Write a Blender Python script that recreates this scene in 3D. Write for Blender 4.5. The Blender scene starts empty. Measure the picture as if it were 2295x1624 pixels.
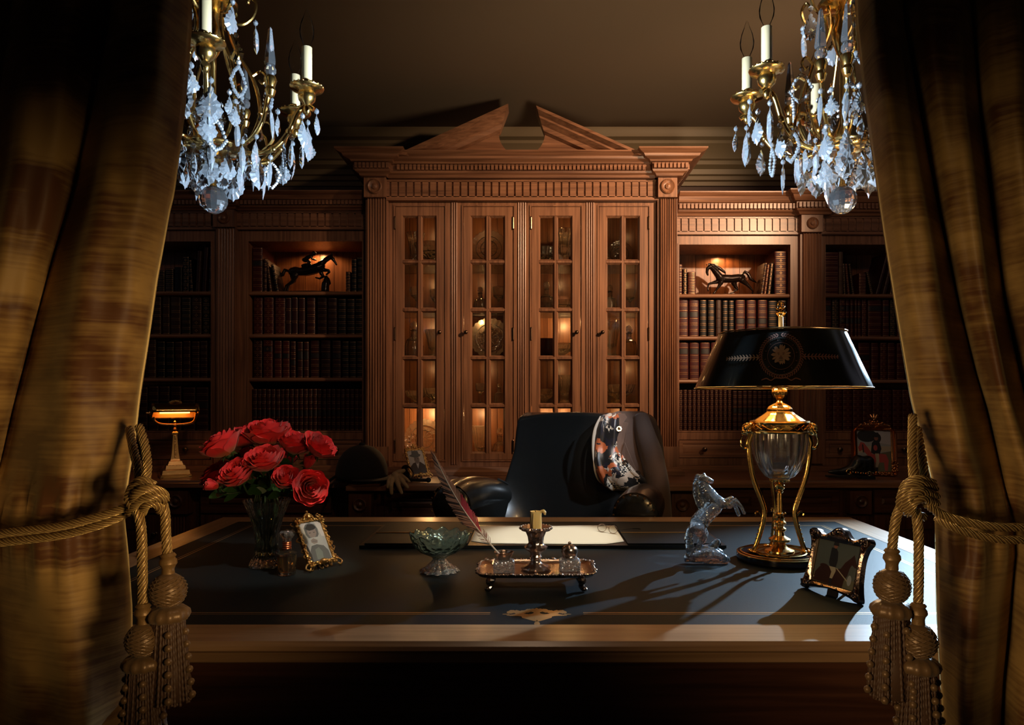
import bpy, math, random
from mathutils import Vector, Matrix
random.seed(7)
R=math.radians; PI=math.pi; TAU=2*math.pi
sin,cos=math.sin,math.cos
SC=bpy.context.scene; COL=SC.collection
F=1600.0; VX=1190.0; VY=890.0; EYE=1.14
DESK=0.76; CNT=0.784
def X(px,d): return (px-VX)*d/F
def Z(py,d): return EYE-(py-VY)*d/F
def P(px,py,d): return (X(px,d),d,Z(py,d))
def on(py,z=DESK): return F*(EYE-z)/(py-VY)      # depth of a point seen at row py that lies on height z
# ---------------- mesh collector
class MB:
    def __init__(s): s.v=[]; s.f=[]; s.m=[]
    def add(s,vs,fs,mi=0):
        b=len(s.v); s.v+= [tuple(p) for p in vs]
        for f in fs: s.f.append(tuple(b+i for i in f)); s.m.append(mi)
        return s
    def box(s,x0,x1,y0,y1,z0,z1,mi=0):
        if x0>x1:x0,x1=x1,x0
        if y0>y1:y0,y1=y1,y0
        if z0>z1:z0,z1=z1,z0
        v=[(x0,y0,z0),(x1,y0,z0),(x1,y1,z0),(x0,y1,z0),(x0,y0,z1),(x1,y0,z1),(x1,y1,z1),(x0,y1,z1)]
        return s.add(v,[(0,3,2,1),(4,5,6,7),(0,1,5,4),(1,2,6,5),(2,3,7,6),(3,0,4,7)],mi)
    def loft(s,rings,close=True,cap=True,mi=0):
        n=len(rings[0]); v=[p for r in rings for p in r]; f=[]
        for i in range(len(rings)-1):
            for j in range(n if close else n-1):
                k=(j+1)%n; f.append((i*n+j,i*n+k,(i+1)*n+k,(i+1)*n+j))
        if cap and close:
            f.append(tuple(range(n-1,-1,-1))); f.append(tuple((len(rings)-1)*n+j for j in range(n)))
        return s.add(v,f,mi)
    def prism(s,poly,lo,hi,axis='z',mi=0):
        def q(a,b,c): return {'z':(a,b,c),'y':(a,c,b),'x':(c,a,b)}[axis]
        return s.loft([[q(a,b,lo) for a,b in poly],[q(a,b,hi) for a,b in poly]],mi=mi)
    def lathe(s,prof,c=(0,0,0),n=32,mi=0,flute=0,fa=0,sx=1,sy=1,cap=True):
        rings=[]
        for r,z in prof:
            r=max(r,1e-5)
            rings.append([(c[0]+sx*r*(1+fa*cos(flute*TAU*j/n))*cos(TAU*j/n),c[1]+sy*r*(1+fa*cos(flute*TAU*j/n))*sin(TAU*j/n),c[2]+z) for j in range(n)])
        return s.loft(rings,mi=mi,cap=cap)
    def tube(s,pts,rad,n=10,mi=0,cap=True,flat=None):
        pts=[Vector(p) for p in pts]; N=len(pts)
        if not hasattr(rad,'__len__'): rad=[rad]*N
        up=None; rings=[]
        for i in range(N):
            t=(pts[min(i+1,N-1)]-pts[max(i-1,0)])
            if t.length<1e-9: t=Vector((0,0,1))
            t.normalize()
            if up is None:
                a=Vector((0,1,0)) if abs(t.y)<.9 else Vector((1,0,0))
                up=(a-t*a.dot(t)).normalized()
            else:
                up=(up-t*up.dot(t))
                up=up.normalized() if up.length>1e-6 else t.orthogonal().normalized()
            w=t.cross(up); fl=flat or 1
            rings.append([tuple(pts[i]+(up*cos(TAU*j/n)*fl+w*sin(TAU*j/n))*rad[i]) for j in range(n)])
        return s.loft(rings,mi=mi,cap=cap)
    def ball(s,c,r,n=12,mi=0,sx=1,sy=1,sz=1):
        m=max(4,n//2); prof=[(r*sin(PI*i/m),-r*cos(PI*i/m)*sz) for i in range(m+1)]
        return s.lathe(prof,c,n,mi,sx=sx,sy=sy)
    def grid(s,fn,nu,nv,mi=0,closeu=False):
        v=[fn(i/nu,j/nv) for j in range(nv+1) for i in range(nu+1)]
        f=[(j*(nu+1)+i,j*(nu+1)+i+1,(j+1)*(nu+1)+i+1,(j+1)*(nu+1)+i) for j in range(nv) for i in range(nu)]
        return s.add(v,f,mi)
    def xf(s,M,i0=0):
        for i in range(i0,len(s.v)): s.v[i]=tuple(M@Vector(s.v[i]))
        return s
    def build(s,name,mats,parent=None,world=True,smooth=35,mods=None):
        me=bpy.data.meshes.new(name)
        o0=ORG.get(parent.name,(0,0,0)) if parent is not None and world else (0,0,0)
        me.from_pydata([(a-o0[0],b-o0[1],c-o0[2]) for a,b,c in s.v],[],s.f)
        if not isinstance(mats,(list,tuple)): mats=[mats]
        for m in mats: me.materials.append(m)
        me.polygons.foreach_set('material_index',s.m)
        me.update()
        if smooth:
            me.polygons.foreach_set('use_smooth',[True]*len(me.polygons))
            if smooth<180: me.set_sharp_from_angle(angle=R(smooth))
        o=bpy.data.objects.new(name,me); COL.objects.link(o)
        if parent is not None: o.parent=parent; ORG[o.name]=ORG.get(parent.name,(0,0,0))
        return o
ORG={}
def tag(o,label,cat,group=None,kind=None):
    o['label']=label; o['category']=cat
    if group:o['group']=group
    if kind:o['kind']=kind
    return o
def thing(name,label,cat,loc=(0,0,0),rot=(0,0,0),group=None):
    o=bpy.data.objects.new(name,None); COL.objects.link(o); o.empty_display_size=.05
    o.location=loc; o.rotation_euler=rot; ORG[o.name]=tuple(loc)
    return tag(o,label,cat,group)
def struct(o): o['kind']='structure'; return o
def kids(o): return [c for c in bpy.data.objects if c.parent==o]
def copytree(o,parent=None,km=None):
    if km is None:
        km={}
        for c in bpy.data.objects:
            if c.parent: km.setdefault(c.parent.name,[]).append(c)
    c=o.copy(); COL.objects.link(c); c.parent=parent
    for ch in km.get(o.name,[]): copytree(ch,c,km)
    return c
# ---------------- materials
def newmat(name):
    m=bpy.data.materials.new(name); m.use_nodes=True; nt=m.node_tree
    return m,nt,nt.nodes['Principled BSDF']
def S(b,k,v):
    if k in b.inputs: b.inputs[k].default_value=v
def plain(name,col,rough=.5,metal=0,bump=0,bscale=200,spec=.5,coat=0,sheen=0,var=0,vscale=8):
    m,nt,b=newmat(name); c=(*col,1)
    S(b,'Base Color',c); S(b,'Roughness',rough); S(b,'Metallic',metal); S(b,'Specular IOR Level',spec); S(b,'Coat Weight',coat); S(b,'Coat Roughness',.08); S(b,'Sheen Weight',sheen)
    tc=nt.nodes.new('ShaderNodeTexCoord')
    if var:
        n=nt.nodes.new('ShaderNodeTexNoise'); n.inputs['Scale'].default_value=vscale; n.inputs['Detail'].default_value=4
        nt.links.new(tc.outputs['Object'],n.inputs['Vector'])
        r=nt.nodes.new('ShaderNodeValToRGB'); r.color_ramp.elements[0].position=.3; r.color_ramp.elements[1].position=.7
        r.color_ramp.elements[0].color=(*[x*(1-var) for x in col],1); r.color_ramp.elements[1].color=(*[min(1,x*(1+var)) for x in col],1)
        nt.links.new(n.outputs['Fac'],r.inputs['Fac']); nt.links.new(r.outputs['Color'],b.inputs['Base Color'])
    if bump:
        n=nt.nodes.new('ShaderNodeTexNoise'); n.inputs['Scale'].default_value=bscale; n.inputs['Detail'].default_value=3
        nt.links.new(tc.outputs['Object'],n.inputs['Vector'])
        bp=nt.nodes.new('ShaderNodeBump'); bp.inputs['Strength'].default_value=bump; bp.inputs['Distance'].default_value=.002
        nt.links.new(n.outputs['Fac'],bp.inputs['Height']); nt.links.new(bp.outputs['Normal'],b.inputs['Normal'])
    return m
def woodm(name,c0,c1,axis='z',rough=.38,scale=1.0,coat=.15):
    m,nt,b=newmat(name); tc=nt.nodes.new('ShaderNodeTexCoord'); mp=nt.nodes.new('ShaderNodeMapping')
    s={'z':(60,60,2.2),'x':(2.2,60,60),'y':(60,2.2,60)}[axis]; mp.inputs['Scale'].default_value=[k*scale for k in s]
    n=nt.nodes.new('ShaderNodeTexNoise'); n.inputs['Scale'].default_value=1.2; n.inputs['Detail'].default_value=8; n.inputs['Distortion'].default_value=.7
    nt.links.new(tc.outputs['Object'],mp.inputs['Vector']); nt.links.new(mp.outputs['Vector'],n.inputs['Vector'])
    n2=nt.nodes.new('ShaderNodeTexNoise'); n2.inputs['Scale'].default_value=3; n2.inputs['Detail'].default_value=2
    nt.links.new(tc.outputs['Object'],n2.inputs['Vector'])
    mx=nt.nodes.new('ShaderNodeMix'); mx.inputs['Factor'].default_value=.25
    nt.links.new(n.outputs['Fac'],mx.inputs['A']); nt.links.new(n2.outputs['Fac'],mx.inputs['B'])
    r=nt.nodes.new('ShaderNodeValToRGB'); r.color_ramp.elements[0].position=.36; r.color_ramp.elements[1].position=.64
    r.color_ramp.elements[0].color=(*c0,1); r.color_ramp.elements[1].color=(*c1,1)
    nt.links.new(mx.outputs['Result'],r.inputs['Fac']); nt.links.new(r.outputs['Color'],b.inputs['Base Color'])
    S(b,'Roughness',rough); S(b,'Coat Weight',coat); S(b,'Coat Roughness',.25)
    bp=nt.nodes.new('ShaderNodeBump'); bp.inputs['Strength'].default_value=.05; bp.inputs['Distance'].default_value=.001
    nt.links.new(n.outputs['Fac'],bp.inputs['Height']); nt.links.new(bp.outputs['Normal'],b.inputs['Normal'])
    return m
def glass(name,col=(1,1,1),rough=.02,milk=.0,ior=1.5,bump=0,bscale=60,milkcol=None):
    m,nt,b=newmat(name); out=nt.nodes['Material Output']
    S(b,'Base Color',(*col,1)); S(b,'Roughness',rough); S(b,'Transmission Weight',1.0); S(b,'IOR',ior)
    if bump:
        tc=nt.nodes.new('ShaderNodeTexCoord'); v=nt.nodes.new('ShaderNodeTexVoronoi'); v.inputs['Scale'].default_value=bscale
        nt.links.new(tc.outputs['Object'],v.inputs['Vector']); bp=nt.nodes.new('ShaderNodeBump'); bp.inputs['Strength'].default_value=bump; bp.inputs['Distance'].default_value=.003
        nt.links.new(v.outputs['Distance'],bp.inputs['Height']); nt.links.new(bp.outputs['Normal'],b.inputs['Normal'])
    if milk:
        g=nt.nodes.new('ShaderNodeBsdfGlossy'); g.inputs['Roughness'].default_value=.15; g.inputs['Color'].default_value=(*(milkcol or (1,1,1)),1)
        d=nt.nodes.new('ShaderNodeBsdfDiffuse'); d.inputs['Color'].default_value=(*(milkcol or (1,1,1)),1)
        m1=nt.nodes.new('ShaderNodeMixShader'); m1.inputs[0].default_value=.35; nt.links.new(g.outputs[0],m1.inputs[1]); nt.links.new(d.outputs[0],m1.inputs[2])
        m2=nt.nodes.new('ShaderNodeMixShader'); m2.inputs[0].default_value=milk; nt.links.new(b.outputs[0],m2.inputs[1]); nt.links.new(m1.outputs[0],m2.inputs[2])
        nt.links.new(m2.outputs[0],out.inputs['Surface'])
        if bump:
            nt.links.new(bp.outputs['Normal'],g.inputs['Normal'])
    return m
def thinpane(name,edge=1.45):   # window glass that lets shadows/light pass plainly
    m,nt,b=newmat(name); out=nt.nodes['Material Output']
    t=nt.nodes.new('ShaderNodeBsdfTransparent'); t.inputs['Color'].default_value=(.96,.97,.96,1); g=nt.nodes.new('ShaderNodeBsdfGlossy'); g.inputs['Roughness'].default_value=.03
    fr=nt.nodes.new('ShaderNodeFresnel' if edge>1.2 else 'ShaderNodeLayerWeight'); fr.inputs[0].default_value=edge if edge>1.2 else .12
    mx=nt.nodes.new('ShaderNodeMixShader'); nt.links.new(fr.outputs[0],mx.inputs[0]); nt.links.new(t.outputs[0],mx.inputs[1]); nt.links.new(g.outputs[0],mx.inputs[2])
    nt.links.new(mx.outputs[0],out.inputs['Surface']); return m
def emit(name,col,st):
    m,nt,b=newmat(name); S(b,'Base Color',(*col,1)); S(b,'Emission Color',(*col,1)); S(b,'Emission Strength',st); return m
OAK0,OAK1=(.15,.068,.036),(.34,.165,.088)
W={a:woodm('oak_'+a,OAK0,OAK1,a) for a in 'xyz'}
WR={a:woodm('desk_oak_'+a,(.30,.17,.085),(.46,.28,.15),a,rough=.32,coat=.3) for a in 'xyz'}
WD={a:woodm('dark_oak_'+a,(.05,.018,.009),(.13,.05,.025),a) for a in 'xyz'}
WP={a:woodm('back_oak_'+a,(.14,.055,.022),(.30,.13,.055),a) for a in 'xyz'}
BRASS=plain('brass',(.85,.52,.16),.18,1,bump=.15,bscale=150)
GOLD=plain('polished_gold',(.95,.62,.22),.12,1)
GILT=plain('antique_gilt',(.80,.52,.20),.28,1,bump=.5,bscale=260)
ABRASS=plain('antique_brass',(.35,.22,.10),.3,1,bump=.2,bscale=120)
SILV=plain('aged_silver_plate',(.50,.38,.31),.22,1,bump=.25,bscale=220)
DBRZ=plain('dark_bronze',(.018,.010,.007),.26,.5,bump=.25,bscale=90,coat=.4)
LEA=plain('black_leather',(.008,.009,.009),.34,0,bump=.12,bscale=500,spec=.6,coat=.25)
DLEA=plain('desk_leather',(.013,.019,.023),.50,0,bump=.15,bscale=700,spec=.08)
BLK=plain('black_velvet',(.004,.003,.004),.9,0,sheen=.05)
TOOL=plain('gold_tooling',(.62,.40,.17),.35,.7)
IVORY=plain('ivory_wax',(.24,.18,.095),.5)
WAX=plain('beeswax',(.95,.66,.26),.4); 
nt=WAX.node_tree; S(nt.nodes['Principled BSDF'],'Subsurface Weight',.3); S(nt.nodes['Principled BSDF'],'Subsurface Radius',(.02,.012,.004))
PAPER=plain('white_paper',(.85,.84,.74),.8)
CRY=glass('chandelier_crystal',(1,1,1),.0,milk=.19,ior=1.55,milkcol=(.85,.93,1))
CLR=glass('clear_crystal',(1,1,1),.0,milk=.3,ior=1.5,bump=1.0,bscale=150,milkcol=(.9,.95,1))
URN=glass('urn_crystal',(1,1,1),.0,milk=.10,ior=1.48)
HORSEG=glass('horse_crystal',(1,1,1),.0,milk=.36,ior=1.5,bump=.5,bscale=130,milkcol=(.75,.88,1))
GREENG=glass('green_crystal',(.93,1,.95),.0,milk=.2,ior=1.5,bump=.6,bscale=90,milkcol=(.75,1,.85))
CUT=glass('cut_glassware',(1,.97,.92),.02,milk=.18,ior=1.45,bump=.9,bscale=60,milkcol=(1,.9,.7))
BULBG=thinpane('bulb_glass',1.12)
PANE=thinpane('pane_glass')
# ---------------- figures: tapered chains fused into one skin
def fig(name,chains,mat,parent,vox=.002,smooth=3,k=1.0,world=True,n=12):
    mb=MB()
    for ch in chains:
        pts=[c[:3] for c in ch]; rs=[c[3]*k for c in ch]
        P2=[];R2=[]
        for i in range(len(pts)-1):
            a,b=Vector(pts[i]),Vector(pts[i+1])
            for t in (0,.25,.5,.75): P2.append(a.lerp(b,t)); R2.append(rs[i]*(1-t)+rs[i+1]*t)
        P2.append(Vector(pts[-1])); R2.append(rs[-1])
        mb.tube(P2,R2,n)
        for p,r in zip(pts,rs): mb.ball(p,r*.98,n)
    o=mb.build(name,mat,parent,world,smooth=180)
    m=o.modifiers.new('r','REMESH'); m.mode='VOXEL'; m.voxel_size=vox; m.use_smooth_shade=True
    s=o.modifiers.new('s','SMOOTH'); s.factor=.5; s.iterations=smooth
    return o
def spline(pts,n=6):
    pts=[Vector(p) for p in pts]; out=[]
    for i in range(len(pts)-1):
        p0=pts[max(i-1,0)];p1=pts[i];p2=pts[i+1];p3=pts[min(i+2,len(pts)-1)]
        for k in range(n):
            t=k/n; out.append(.5*((2*p1)+(p2-p0)*t+(2*p0-5*p1+4*p2-p3)*t*t+(3*p1-p0-3*p2+p3)*t**3))
    out.append(pts[-1]); return out
def interp(tab,x):
    if x<=tab[0][0]: return tab[0][1]
    for (a,b),(c,d) in zip(tab,tab[1:]):
        if x<=c: return b+(d-b)*(x-a)/(c-a)
    return tab[-1][1]
def ordn(i): return ['first','second','third','fourth','fifth','sixth','seventh','eighth','ninth','tenth','eleventh','twelfth','thirteenth','fourteenth','fifteenth','sixteenth','seventeenth','eighteenth','nineteenth','twentieth','twenty-first','twenty-second','twenty-third','twenty-fourth','twenty-fifth','twenty-sixth','twenty-seventh','twenty-eighth','twenty-ninth','thirtieth','thirty-first','thirty-second','thirty-third','thirty-fourth'][i]
# ================= ROOM
WALLM=plain('taupe_wall_paint',(.085,.06,.055),.85,bump=.05,bscale=60)
CEILM=plain('olive_brown_ceiling',(.20,.15,.10),.9,bump=.04,bscale=40)
CROWNM=plain('olive_painted_moulding',(.17,.135,.08),.5)
FLOORM=woodm('floor_oak',(.06,.03,.015),(.14,.07,.035),'y')
WB=3.78; CEIL=2.50; XL,XR=-2.75,2.75
struct(MB().box(XL-.1,XR+.1,WB,WB+.1,0,CEIL).build('wall_back',WALLM))
struct(MB().box(XL-.1,XL,-1.2,WB,0,CEIL).build('wall_left',WALLM))
struct(MB().box(XR,XR+.1,-1.2,WB,0,CEIL).build('wall_right',WALLM))
struct(MB().box(XL-.1,XR+.1,-1.2,WB+.1,-.05,0).build('floor',FLOORM))
struct(MB().box(XL-.1,XR+.1,-1.2,WB+.1,CEIL,CEIL+.06).build('ceiling',CEILM))
prof=[(0,2.255),(.015,2.255),(.02,2.275),(.035,2.28),(.035,2.30),(.05,2.305),(.055,2.33),(.085,2.345),(.085,2.365),(.10,2.37),(.12,2.40),(.155,2.43),(.155,2.445),(.18,2.455),(.19,2.48),(.19,CEIL),(0,CEIL)]
m=MB(); m.loft([[(x,WB-p,z) for p,z in prof] for x in (XL,XR)])
struct(m.build('trim_1',CROWNM,smooth=30))
# ================= helpers for joinery
def mould_u(mb,x0,x1,yf,yb,prof,mi=0):
    """profile (projection, z) carried round three sides of a block"""
    rings=[]
    for p,z in prof: rings.append([(x0-p,yb,z),(x0-p,yf-p,z),(x1+p,yf-p,z),(x1+p,yb,z)])
    n=4; v=[q for r in rings for q in r]; f=[]
    for i in range(len(rings)-1):
        for j in range(3): f.append((i*n+j,i*n+j+1,(i+1)*n+j+1,(i+1)*n+j))
    k=(len(rings)-1)*n; f.append((k,k+1,k+2,k+3)); f.append((3,2,1,0)); mb.add(v,f,mi)
def cornice_prof(z0,z1,p):
    h=z1-z0
    return [(.0,z0),(.012,z0),(.018,z0+.10*h),(.03,z0+.16*h),(.034,z0+.24*h),(.034,z0+.52*h),(.045,z0+.55*h),(.05,z0+.62*h),(p*.7,z0+.70*h),(p*.75,z0+.80*h),(p*.9,z0+.86*h),(p,z0+.94*h),(p,z1)]
def dentils(mb,x0,x1,yf,z0,z1,step=.0185,gap=.006,dep=.014):
    n=max(1,round((x1-x0)/step)); s=(x1-x0)/n
    for i in range(n): mb.box(x0+i*s+gap/2,x0+(i+1)*s-gap/2,yf-dep,yf+.01,z0,z1)
def reeded(mb,x0,x1,yf,z0,z1,n=6,dep=.007):
    pts=[(x0,yf+.02)]; w=(x1-x0)/n
    for i in range(n):
        a=x0+i*w
        pts.append((a,yf))
        for k in range(1,6): pts.append((a+w*(.12+.76*k/6),yf+dep*sin(PI*k/6)))
        pts.append((a+w*.99,yf))
    pts.append((x1,yf+.02)); mb.prism(pts,z0,z1)
def rosette(mb,xc,zc,yf,r):
    i0=len(mb.v)
    mb.lathe([(0,0.0),(r,0),(r,.006),(r*.86,.011),(r*.7,.006),(r*.42,.004),(r*.38,.010),(r*.15,.014),(0,.015)][::1],(0,0,0),24)
    mb.xf(Matrix.Translation((xc,yf,zc))@Matrix.Rotation(PI/2,4,'X'),i0)
def slotted(mb,x0,x1,yf,z0,z1,step,gw=.010):
    """board with a row of upright flutes"""
    mb.box(x0,x1,yf+.008,yf+.02,z0,z1); h=z1-z0
    mb.box(x0,x1,yf,yf+.009,z1-.12*h,z1); mb.box(x0,x1,yf,yf+.009,z0,z0+.14*h)
    n=round((x1-x0)/step); s=(x1-x0)/n
    for i in range(n+1):
        a=x0+(i-.5)*s+gw/2; b=x0+(i+.5)*s-gw/2
        mb.box(max(a,x0),min(b,x1),yf,yf+.009,z0+.1*h,z1-.1*h)
def frame4(mb,x0,x1,z0,z1,X0,X1,Z0,Z1,y0,y1,mi=0):
    """rectangular ring: outer x0..z1, opening X0..Z1"""
    mb.box(x0,X0,y0,y1,z0,z1,mi); mb.box(X1,x1,y0,y1,z0,z1,mi); mb.box(X0,X1,y0,y1,Z1,z1,mi); mb.box(X0,X1,y0,y1,z0,Z0,mi)
def slope(mb,x0,x1,z0,z1,y0,e,y1,mi=0):
    a=[(x0,y0,z0),(x1,y0,z0),(x1,y0,z1),(x0,y0,z1)]; b=[(x0+e,y1,z0+e),(x1-e,y1,z0+e),(x1-e,y1,z1-e),(x0+e,y1,z1-e)]
    mb.loft([a,b],cap=False,mi=mi)
def rpanel(mb,x0,x1,z0,z1,y,rail=.035,rec=.008):
    """raised and fielded panel with its face at y"""
    X0,X1,Z0,Z1=x0+rail,x1-rail,z0+rail,z1-rail
    frame4(mb,x0,x1,z0,z1,X0,X1,Z0,Z1,y,y+.018)
    slope(mb,X0,X1,Z0,Z1,y,.004,y+rec); e=.004
    slope(mb,X0+e,X1-e,Z0+e,Z1-e,y+rec,min(.022,(Z1-Z0)*.25),y+.002)
    k=e+min(.022,(Z1-Z0)*.25); mb.box(X0+k,X1-k,y+.002,y+.015,Z0+k,Z1-k)
KNOBM=plain('dark_bronze_knob',(.12,.075,.045),.25,.9)
def knob(parent,x,z,y,r=.009,name='knob'):
    m=MB(); m.lathe([(.004,0),(.004,.010),(r*.7,.012),(r,.018),(r*.9,.024),(r*.4,.028),(0,.0285)],n=18)
    m.lathe([(.0075,-.001),(.0075,.002),(.005,.004)],n=18)
    m.xf(Matrix.Translation((x,y,z))@Matrix.Rotation(PI/2,4,'X'))
    return m.build(name,KNOBM,parent)
# ================= CENTRE GLAZED CABINET
FC=3.31; FF=3.44      # faces of the centre cabinet and of the flanking bookcases
cx=lambda p:X(p,FC); cz=lambda p:Z(p,FC); fx=lambda p:X(p,FF); fz=lambda p:Z(p,FF)
g=thing('glazed_cabinet','tall oak cabinet with four glazed doors and a broken pediment','cabinet',(cx(1169),FC,CNT))
BK=3.62
xa,xb=cx(822),cx(1516); zt=cz(400); zb=cz(1052)
m=MB(); m.box(xa,xa+.02,FC+.012,WB-.005,CNT,zt); m.box(xb-.02,xb,FC+.012,WB-.005,CNT,zt); m.box(xa+.02,xb-.02,FC+.03,WB-.005,zt-.02,zt); m.box(xa,xb,FC+.02,WB-.005,CNT+.001,cz(1040))
m.box(cx(1166)-.012,cx(1166)+.012,FC+.03,BK,cz(1040),zt-.02)
m.build('carcass',W['z'],g)
m=MB(); n=22; w=(xb-xa-.04)/n
for i in range(n): m.box(xa+.02+i*w+.001,xa+.02+(i+1)*w-.001,BK,BK+.012,CNT+.05,zt-.02)
m.box(xa+.02,xb-.02,BK+.012,BK+.02,CNT+.05,zt-.02)
m.build('back_panel',WP['z'],g)
# face frame with the four door openings
doors=[(886,996,986,1,901.5,937,943,978.5),(1038.5,1150,1045,-1,1054,1090,1096,1132),(1191,1301.5,1292,1,1207,1243,1247,1283),(1342.5,1453,1349.5,-1,1358,1393.5,1399,1434)]
dz0,dz1=cz(1030),cz(463)
ff=MB(); lo=cz(1045); hi=cz(452)
xs=[872]+[v for d in doors for v in (d[0],d[1])]+[1472]
for i in range(0,10,2): ff.box(cx(xs[i]),cx(xs[i+1]),FC,FC+.02,dz0,dz1)
ff.box(cx(872),cx(1472),FC,FC+.02,dz1,hi); ff.box(cx(872),cx(1472),FC,FC+.02,lo,dz0)
for d in doors:
    for e,q in ((.0045,.004),):
        x0,x1=cx(d[0])-.001,cx(d[1])+.001
        frame4(ff,x0-.007,x1+.007,dz0-.007,dz1+.007,x0-.002,x1+.002,dz0-.002,dz1+.002,FC-.004,FC)
for p in (1013,1018,1023, 1162,1167,1172,1177, 1315,1320,1325,1330):
    ff.tube([(cx(p),FC-.001,lo+.01),(cx(p),FC-.001,hi-.004)],.004,8)
ff.build('face_frame',W['z'],g,smooth=30)
for a,b in ((822,872),(1472,1516)):
    m=MB(); m.box(cx(a),cx(b),FC-.022,FC+.012,CNT+.11,cz(448)); reeded(m,cx(a)+.012,cx(b)-.006,FC-.035,cz(1000),cz(448),7)
    m.box(cx(a)-.004,cx(b)+.004,FC-.04,FC+.01,CNT+.002,CNT+.13)
    m.build('pilaster',W['z'],g,smooth=25)
    m=MB(); m.box(cx(a)-.002,cx(b)-.006,FC-.05,FC+.01,cz(448),cz(403)); rosette(m,(cx(a)+cx(b))/2-.004,cz(425),FC-.05,.034)
    m.build('rosette_block',W['z'],g)
m=MB(); slotted(m,cx(868),cx(1474),FC-.02,cz(448),cz(405),.0362,.009); m.box(cx(868),cx(1474),FC-.028,FC+.0,cz(452),cz(447)); m.build('frieze',W['x'],g,smooth=25)
# cornice: long run, with breaks forward over the pilasters
m=MB(); z0,z1=cz(404),cz(357)
mould_u(m,xa+.07,xb-.07,FC-.03,WB-.01,cornice_prof(z0,z1,.10)); dentils(m,cx(895),cx(1442),FC-.064,z0+.26*(z1-z0),z0+.5*(z1-z0))
for a,b in ((822,866),(1472,1516)):
    mould_u(m,cx(a)-.002,cx(b)+.002,FC-.06,WB-.01,cornice_prof(z0,z1+.003,.105)); dentils(m,cx(a)-.034,cx(b)+.034,FC-.094,z0+.26*(z1-z0),z0+.5*(z1-z0))
    for s,xx in ((-1,cx(a)-.036),(1,cx(b)+.036)):
        if (s<0)==(a<1000):
            for k in range(14): m.box(xx-.007,xx+.007,FC-.08+k*.0185,FC-.08+k*.0185+.012,z0+.26*(z1-z0),z0+.5*(z1-z0))
m.build('cornice',W['x'],g,smooth=25)
# broken pediment
pc=FC-.06; q=lambda px,py:(X(px,pc),Z(py,pc))
cxr,czr=q(1169.5,296); rr=52*pc/F
m=MB()
for s in (-1,1):
    tips={-1:[(905,356),(1128,262)],1:[(1433,356),(1210,262)]}[s]
    poly=[q(905 if s<0 else 1433,357)]
    end=1169.5
    arc=[]
    for k in range(15):
        a=-PI/2+s*(PI/2+R(42))*k/14
        arc.append((cxr+rr*cos(a),czr+rr*sin(a)))
    poly+= [ (cxr,poly[0][1]) ]+arc+[q(*tips[1])]
    if s>0: poly=poly[::-1]
    m.prism(poly,FC-.05,FC-.02,'y')
m.build('pediment_board',W['x'],g,smooth=30)
m=MB()
for s in (-1,1):
    A=Vector((q(1140,245)[0],0,q(1140,245)[1])) if s<0 else Vector((q(1201,249)[0],0,q(1201,249)[1]))
    B=Vector((q(893,357)[0],0,q(893,357)[1])) if s<0 else Vector((q(1443,357)[0],0,q(1443,357)[1]))
    inn=cx(1128) if s<0 else cx(1213)
    dv=(B-A).normalized(); nv=Vector((-dv.z,0,dv.x)); 
    if nv.z<0: nv=-nv
    pr=[(0,0),(.012,.0),(.02,-.0)]
    # (depth forward, distance below the upper line)
    sec=[(-.02,0),(.085,0),(.085,-.012),(.06,-.026),(.06,-.034),(.035,-.052),(.03,-.07),(.012,-.078),(-.02,-.078)]
    rings=[]
    for base,end in ((A,0),(B,1)):
        r=[]
        for dp,off in sec:
            pnt=base+nv*off
            if end==0: # cut back along the curl
                pnt=pnt+dv*(-off*1.0)
            else:
                t=(B.z-pnt.z)/dv.z if abs(dv.z)>1e-6 else 0
                pnt=pnt+dv*t
            r.append((pnt.x,FC-.04-dp,pnt.z))
        rings.append(r)
    m.loft(rings)
m.build('raking_cornice',W['x'],g,smooth=25)
# doors
rows=[(483,584),(588,692),(696,800),(804,907),(911,1016)]
for d in doors:
    x0,x1=cx(d[0])+.002,cx(d[1])-.002; z0,z1=dz0+.002,dz1-.002; y=FC-.001
    c=[(cx(d[4]),cx(d[5])),(cx(d[6]),cx(d[7]))]; rw=[(cz(b),cz(a)) for a,b in rows]
    m=MB(); m.box(x0,c[0][0],y,y+.02,z0,z1); m.box(c[1][1],x1,y,y+.02,z0,z1)
    m.box(c[0][0],c[1][1],y,y+.02,rw[0][1],z1); m.box(c[0][0],c[1][1],y,y+.02,z0,rw[-1][0])
    m.box(c[0][1],c[1][0],y+.003,y+.02,rw[-1][0],rw[0][1])
    for (a,b),(a2,b2) in zip(rw,rw[1:]):
        for u,v in c: m.box(u,v,y+.003,y+.02,b2,a)
    for u,v in c:
        for a,b in rw: slope(m,u,v,a,b,y+.001,.0085,y+.014)
    leaf=m.build('door',W['z'],g,smooth=25); ORG[leaf.name]=ORG[g.name]
    m=MB()
    for u,v in c:
        for a,b in rw: m.box(u+.004,v-.004,y+.0145,y+.0165,a+.004,b-.004)
    m.build('glass_panes',PANE,leaf,smooth=0)
    knob(leaf,cx(d[2]),cz(745),y,.0095)
    hx=cx(d[0])-.001 if d[3]>0 else cx(d[1])+.001
    for zz in (cz(500),cz(748),cz(1000)):
        m=MB(); m.tube([(hx,y-.004,zz-.026),(hx,y-.004,zz+.026)],.0035,8); m.ball((hx,y-.004,zz+.028),.004,8); m.ball((hx,y-.004,zz-.028),.004,8)
        m.build('hinge',KNOBM,leaf)
SHELFY=[586,694,802,909]
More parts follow.
